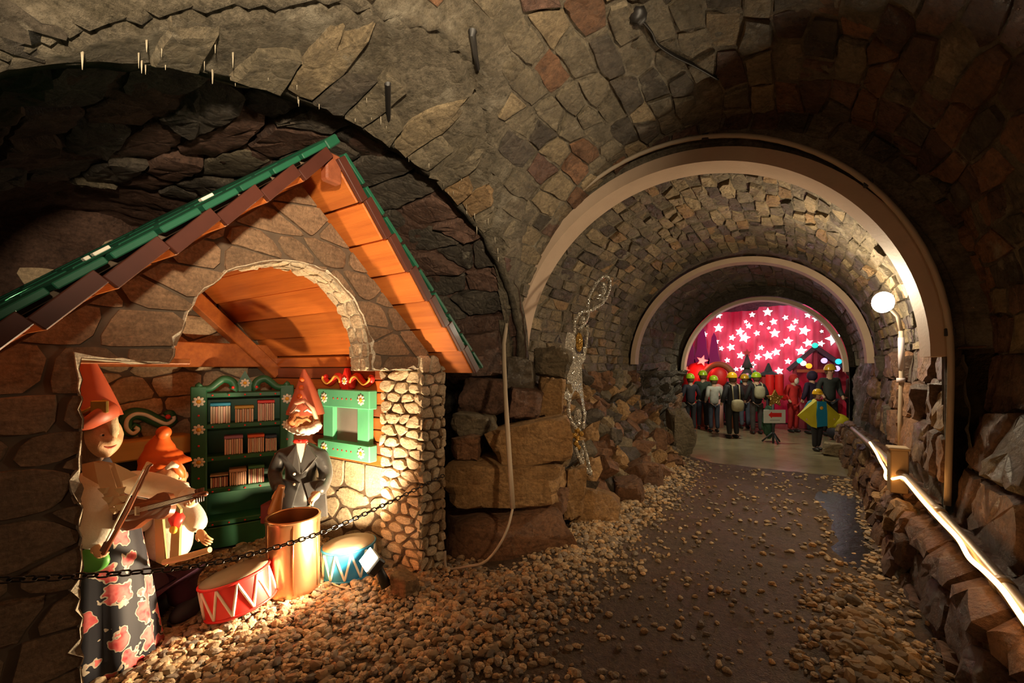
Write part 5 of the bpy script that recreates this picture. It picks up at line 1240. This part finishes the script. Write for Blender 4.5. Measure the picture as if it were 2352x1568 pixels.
# hut
a0, a1, a2 = hp(1810, 850, 14.7), hp(1873, 797, 14.7), hp(1938, 842, 14.7)
HUT = thing('market_hut', 'small dark hut with peaked roof and coloured bulbs at the right of the hall', 'hut', (a1.x, 14.7, 0))
for p, q in ((a0, a1), (a1, a2)):
    t = (q - p).normalized(); u = Vector((-t.z, 0, t.x)); put('roof_slope', MB().box((p + q) / 2 + Vector((0, .22, 0)), ((q - p).length, .7, .12), Matrix((t, Vector((0, 1, 0)), u)).transposed(), .01).mesh('roof_slope', False, [HDRK]), HUT)
for p in (a0.lerp(a1, .25), a2.lerp(a1, .25), Vector((a1.x, 14.7, a1.z))): put('post', MB().box((p.x, 14.75, p.z / 2), (.10, .10, p.z - .05)).mesh('post', False, [mat('hut_wine', (.22, .02, .04), rough=.6)]), HUT)
put('rail_board', MB().box((a1.x, 14.7, a0.z - .02), (a2.x - a0.x - .4, .06, .09)).mesh('rail_board', False, [HBRN]), HUT)
put('counter', MB().box((a1.x, 14.7, .5), (a2.x - a0.x - .5, .5, 1.0)).mesh('counter', False, [mat('hut_rose', (.6, .12, .2), rough=.6)]), HUT)
for px, py, col in ((1837, 828, (.02, .55, .45)), (1845, 834, (.9, .95, .8)), (1926, 830, (.02, .5, .55)), (1858, 840, (1, .35, .02)), (1872, 793, (.02, .5, .4)), (1922, 846, (.5, .4, .9)), (1893, 828, (.5, .4, .9))):
    put('bulb', MB().ball(hp(px, py, 14.5), .075, 12, 8).mesh('bulb', True, [mat('bulb', col, emit=1.4)]), HUT)
# lantern house, red stockings, red-suited figure
b = hp(1765, 862, 13.7); LH = thing('lantern_house', 'small dark pagoda shaped lantern with red body', 'lantern', (b.x, b.y, 0))
put('roof', MB().lathe([(.26, b.z), (.24, b.z + .04), (.10, b.z + .12), (.02, b.z + .34)], 8, (b.x, b.y, 0)).mesh('roof', False, [HDRK]), LH)
put('body', MB().lathe([(.20, b.z - .45), (.20, b.z)], 8, (b.x, b.y, 0)).mesh('body', False, [mat('lantern_red', (.5, .05, .05), rough=.5)]), LH)
put('post', MB().lathe([(.07, 0), (.05, b.z - .45)], 10, (b.x, b.y, 0)).mesh('post', True, [HDRK]), LH)
for px in (1768, 1790):
    q = hp(px, 888, 13.2); tag(part('red_stocking', MB().tube([q + UP * .32, q, q - UP * .22, q - UP * .30 + RT * .16], [.10, .105, .10, .07], 12), HRED, None), {1768: 'left big red stocking hanging below the lantern', 1790: 'right big red stocking hanging below the lantern'}[px], 'stocking', 'red stockings')
# ---------------------------------------------------------------- visitors
HSKIN = mat('person_skin', (.60, .36, .25), rough=.5)
CLO = {}
def cloth(c):
    k = tuple(c)
    if k not in CLO: CLO[k] = mat('cloth', c, tuple(x * .7 for x in c), 6, .75, bump=.006, bscale=8)
    return CLO[k]
LIME = mat('lime_helmet', (.36, .55, .02), rough=.25); YHEL = mat('yellow_helmet', (.72, .42, .015), rough=.25)
def person(px, py, h, face, jacket, trousers, helmet, label, arms=((-.02, .1), (.02, .1)), hood=None, stride=.0, sub=1, loc=None, coat=.47):
    """face: angle of the facing direction from 'away from the camera' (0) turning left; built in local space, +y is forward"""
    p = loc or onZ(px, py, 0); ang = TH + face
    t = thing('person', label, 'person', p, ang, 'visitors in the far hall')
    k = h / 1.7; V = lambda x, y, z: Vector((x * k, y * k, z * k))
    L, A = .095, .17
    S = dict(pel=V(0, 0, .92), che=V(0, .01, 1.26), nb=V(0, 0, 1.40), nk=V(0, .01, 1.46), hd=V(0, .03, 1.57), ht=V(0, .02, 1.67))
    pts = [(S['pel'], .11 * k), (S['che'], (.125 * k, .10 * k)), (S['nb'], .065 * k), (S['nk'], .062 * k), (S['hd'], (.105 * k, .12 * k)), (S['ht'], .075 * k)]; ed = [(0, 1), (1, 2), (2, 3), (3, 4), (4, 5)]
    jk = [(V(0, 0, 1.7 * coat), (.165 * k, .13 * k)), (V(0, 0, 1.02), (.15 * k, .12 * k)), (S['che'], (.19 * k, .14 * k)), (V(0, 0, 1.40), (.12 * k, .09 * k))]; je = [(0, 1), (1, 2), (2, 3)]
    tr = [(V(0, 0, .93), (.14 * k, .11 * k))]; te = []
    for i, s in enumerate((-1, 1)):
        fy, out = arms[i]; sh, el, wr, hn = V(s * .17, 0, 1.38), V(s * (.21 + out * .5), -.03, 1.12), V(s * (.19 + out), .10 + fy * 3, .93 + max(0, fy) * 1.4), V(s * (.18 + out), .15 + fy * 3.4, .86 + max(0, fy) * 1.5)
        b0 = len(pts); pts += [(sh, .055 * k), (el, .042 * k), (wr, .032 * k), (hn, (.042 * k, .028 * k))]; ed += [(1, b0), (b0, b0 + 1), (b0 + 1, b0 + 2), (b0 + 2, b0 + 3)]
        j0 = len(jk); jk += [(sh, .08 * k), (el, .066 * k), (wr, .052 * k)]; je += [(3, j0), (j0, j0 + 1), (j0 + 1, j0 + 2)]
        hp_, kn, an = V(s * .09, 0, .82), V(s * .10, .02 + s * stride * .5, .48), V(s * .10, -.02 + s * stride, .09)
        b0 = len(pts); pts += [(hp_, .075 * k), (kn, .05 * k), (an, .036 * k)]; ed += [(0, b0), (b0, b0 + 1), (b0 + 1, b0 + 2)]
        t0 = len(tr); tr += [(hp_, .10 * k), (kn, .075 * k), (an, .065 * k)]; te += [(0, t0), (t0, t0 + 1), (t0 + 1, t0 + 2)]
        put('shoe', MB().ball(an + V(0, .05, -.045), (.05 * k, .13 * k, .05 * k), 12, 8).mesh('shoe', True, [BLK]), t)
    skin('body', pts, ed, HSKIN, t, 1); skin('jacket', jk, je, cloth(jacket), t, 1); skin('trousers', tr, te, cloth(trousers), t, 1)
    hm = frame((0, 1, 0))
    put('hair', MB().ball(S['hd'] + V(0, -.03, .0), (.10 * k, .10 * k, .12 * k), 14, 10).mesh('hair', True, [HAIRB]), t)
    if helmet:
        he = put('helmet', MB().lathe([(.138 * k, -.01 * k), (.13 * k, .01 * k), (.122 * k, .06 * k), (.092 * k, .115 * k), (.04 * k, .145 * k), (.002, .15 * k)], 22, S['hd'] + V(0, 0, .03)).mesh('helmet', True, [helmet]), t)
        put('visor', MB().ball(S['hd'] + V(0, .13, .03), (.09 * k, .06 * k, .012 * k), 14, 6).mesh('visor', True, [helmet]), he)
    if hood: put('hood', MB().ball(S['hd'] + V(0, -.02, .02), (.125 * k, .13 * k, .145 * k), 16, 12).mesh('hood', True, [cloth(hood)]), t)
    h_ = face and .1
    put('nose', MB().ball(S['hd'] + V(0, .125, -.01), (.015 * k, .022 * k, .022 * k), 8, 6).mesh('nose', True, [HSKIN]), t)
    for s in (-1, 1): put('eye', MB().ball(S['hd'] + V(s * .034, .112, .022), .011 * k, 8, 6).mesh('eye', True, [EYEM]), t)
    put('mouth', MB().ball(S['hd'] + V(0, .112, -.05), (.028 * k, .01 * k, .008 * k), 8, 6).mesh('mouth', True, [LIP]), t)
    return t, k
def pack(t, k, c, z=1.15, w=.15, hh=.2, low=False):
    b = put('backpack' if not low else 'tote_bag', MB().ball((0, -.20 * k, z * k), (w * k, .09 * k, hh * k), 18, 14, None, lambda d: 1 / max(abs(d.x), abs(d.y), abs(d.z)) ** .45).mesh('bag', True, [cloth(c)]), t)
    for s in (-1, 1): put('strap', MB().tube([Vector((s * .09 * k, -.17 * k, (z + hh * .7) * k)), Vector((s * .10 * k, -.12 * k, 1.40 * k)), Vector((s * .10 * k, .02 * k, 1.45 * k))], .018 * k, 6).mesh('strap', True, [cloth(c)]), b)
DK = (.025, .025, .032); DN = (.03, .035, .06); GRN = (.03, .05, .035); JE = (.04, .05, .08)
person(1586, 992, 1.52, .1, (.02, .02, .035), DK, LIME, 'visitor in navy coat half hidden behind the left arch foot')
person(1614, 985, 1.60, -.35, GRN, DN, LIME, 'visitor in dark green jacket leaning among the crowd')
person(1640, 992, 1.47, -.05, (.50, .50, .46), JE, LIME, 'visitor in white top with lime helmet seen from behind', ((.02, .0), (.06, .06)))
t, k = person(1683, 1006, 1.56, .12, (.022, .02, .025), (.02, .02, .025), YHEL, 'visitor in long dark coat carrying a beige tote bag', coat=.40); pack(t, k, (.42, .36, .22), .88, .16, .16, True)
person(1664, 977, 1.56, .3, (.05, .06, .07), DK, LIME, 'visitor in slate jacket between white top and long coat')
person(1711, 984, 1.50, -.1, (.05, .015, .02), (.10, .12, .17), YHEL, 'visitor with pale jeans standing behind the tote bag', ((0, .02), (0, .02)))
t, k = person(1738, 996, 1.56, -.15, (.018, .018, .022), (.07, .06, .06), LIME, 'visitor in black jacket wearing a beige backpack'); pack(t, k, (.46, .42, .28), 1.18, .14, .18)
person(1905, 1000, 1.76, PI - .2, (.035, .04, .038), (.02, .02, .025), YHEL, 'tall man in dark jacket and yellow helmet behind the caped child', ((.02, .02), (.04, .05)))
person(1866, 996, 1.60, .2, (.03, .015, .05), DK, None, 'hooded visitor in dark purple coat by the hut', hood=(.03, .015, .05))
t, k = person(1822, 992, 1.52, PI + .2, (.70, .03, .03), (.45, .02, .02), None, 'figure in red hooded suit standing by the hut', hood=(.72, .03, .03), coat=.35)
put('beard', MB().ball((0, .12 * k, 1.52 * k), (.07 * k, .05 * k, .10 * k), 14, 10).mesh('beard', True, [WHT]), t)
person(1958, 994, 1.72, .5, (.085, .07, .045), DK, None, 'visitor in olive brown coat at the right arch foot', hood=(.06, .05, .035))
# child with the cape
t, k = person(1876, 1034, 1.24, PI + .05, (.012, .22, .38), (.02, .018, .022), YHEL, 'child in yellow helmet and blue and yellow cape walking towards us', ((0, .22), (0, .22)), stride=.07, coat=.45, loc=onZ(1876, 1034, 0))
CAPE = mat('yellow_cape', (.62, .56, .02), (.55, .46, .02), 5, .5)
for s in (-1, 1):
    vs = [Vector((s * a * k, b * k, z * k)) for a, b, z in ((.10, .10, 1.42), (.12, .02, 1.46), (.62, .06, 1.00), (.56, .10, .92), (.30, .17, .70), (.17, .19, .66), (.14, .17, 1.05))]
    mb = MB(); mb.add(vs + [v + Vector((0, .02, 0)) for v in vs], [(0, 1, 2, 3, 4, 5, 6), (13, 12, 11, 10, 9, 8, 7)] + [(i, (i + 1) % 7, 7 + (i + 1) % 7, 7 + i) for i in range(7)])
    put('cape_wing', mb.mesh('cape_wing', False, [CAPE]), t)
put('tunic', MB().prism([(-.15, .72), (.17, .68), (.15, 1.05), (.12, 1.40), (-.12, 1.40), (-.15, 1.05)], lambda a, b, h: Vector((a * k, (.19 + h) * k, b * k)), -.02, .01).mesh('tunic', False, [mat('blue_tunic', (.01, .23, .42), rough=.6)]), t)
dz = put('badge', MB().ball((.03 * k, .215 * k, 1.22 * k), (.05 * k, .015 * k, .05 * k), 12, 8).mesh('badge', True, [YEL]), t)
put('neckerchief', MB().tube([Vector((-.08 * k, .08 * k, 1.45 * k)), Vector((0, .12 * k, 1.42 * k)), Vector((.08 * k, .08 * k, 1.45 * k))], .025 * k, 8).mesh('neckerchief', True, [cloth((.4, .02, .03))]), t)
BGc = onZ(1924, 1010, 0); BG = thing('yellow_bag', 'bulging yellow and black bag just behind the caped child', 'bag', BGc)
put('pouch', MB().ball(BGc + UP * .42, (.24, .18, .20), 18, 12, None, lambda d: 1 + .12 * noise.noise(d * 3)).mesh('pouch', True, [CAPE]), BG)
put('base', MB().ball(BGc + UP * .18, (.22, .18, .18), 16, 10).mesh('base', True, [NAVY]), BG)
pr = boulder('pale_rock', onZ(1915, 1045, .0) + UP * .12, (.22, .18, .16), 'tan', None, 41); tag(pr, 'pale rounded rock at the right arch foot beside the handrail end', 'rock')
# sign with arrow and gold star
sb = onZ(1779, 1018, 0); SG = thing('direction_sign', 'white sign with red arrow under a gold star on a dark stand', 'sign', sb, TH)
sw_ = .49; zb = 1.7 - (956 - 845) / 980 * 9.63
put('board', MB().box((0, 0, zb), (sw_, .02, .30)).mesh('board', False, [mat('sign_white', (.72, .74, .72), rough=.5)]), SG)
put('arrow', MB().prism([(-.145, 0), (-.07, .075), (-.07, .045), (.15, .045), (.15, -.045), (-.07, -.045), (-.07, -.075)], lambda a, b, h: Vector((a, -.014 - h, zb + .035 + b)), 0, .004).mesh('arrow', False, [HRED]), SG)
for k2 in range(9): put('letter_line', MB().box((-.10 + k2 * .025, -.0125, zb - .085), (.018, .003, .014)).mesh('letter_line', False, [mat('sign_grey', (.3, .3, .3), rough=.6)]), SG)
put('post', MB().tube([(0, .05, 0), (0, .05, zb + .3)], .025, 8).mesh('post', True, [HDRK]), SG)
for w in range(3): put('foot', MB().tube([(0, .05, .25), (.22 * math.cos(w * 2.1 + .4), .05 + .22 * math.sin(w * 2.1 + .4), .02)], .018, 8).mesh('foot', True, [HDRK]), SG)
put('greenery', MB().ball((0, .22, .45), (.14, .1, .38), 14, 12, None, lambda d: 1 + .3 * noise.noise(d * 5)).mesh('greenery', False, [FIRG]), SG)
zs = 1.7 - (915 - 845) / 980 * 9.63
put('gold_star', MB().prism(star_poly(.20, .5), lambda a, b, h: Vector((a, -.01 - h, zs + b)), -.02, .03).mesh('gold_star', False, [GOL]), SG)
for o in LOCALS: del o['_l']
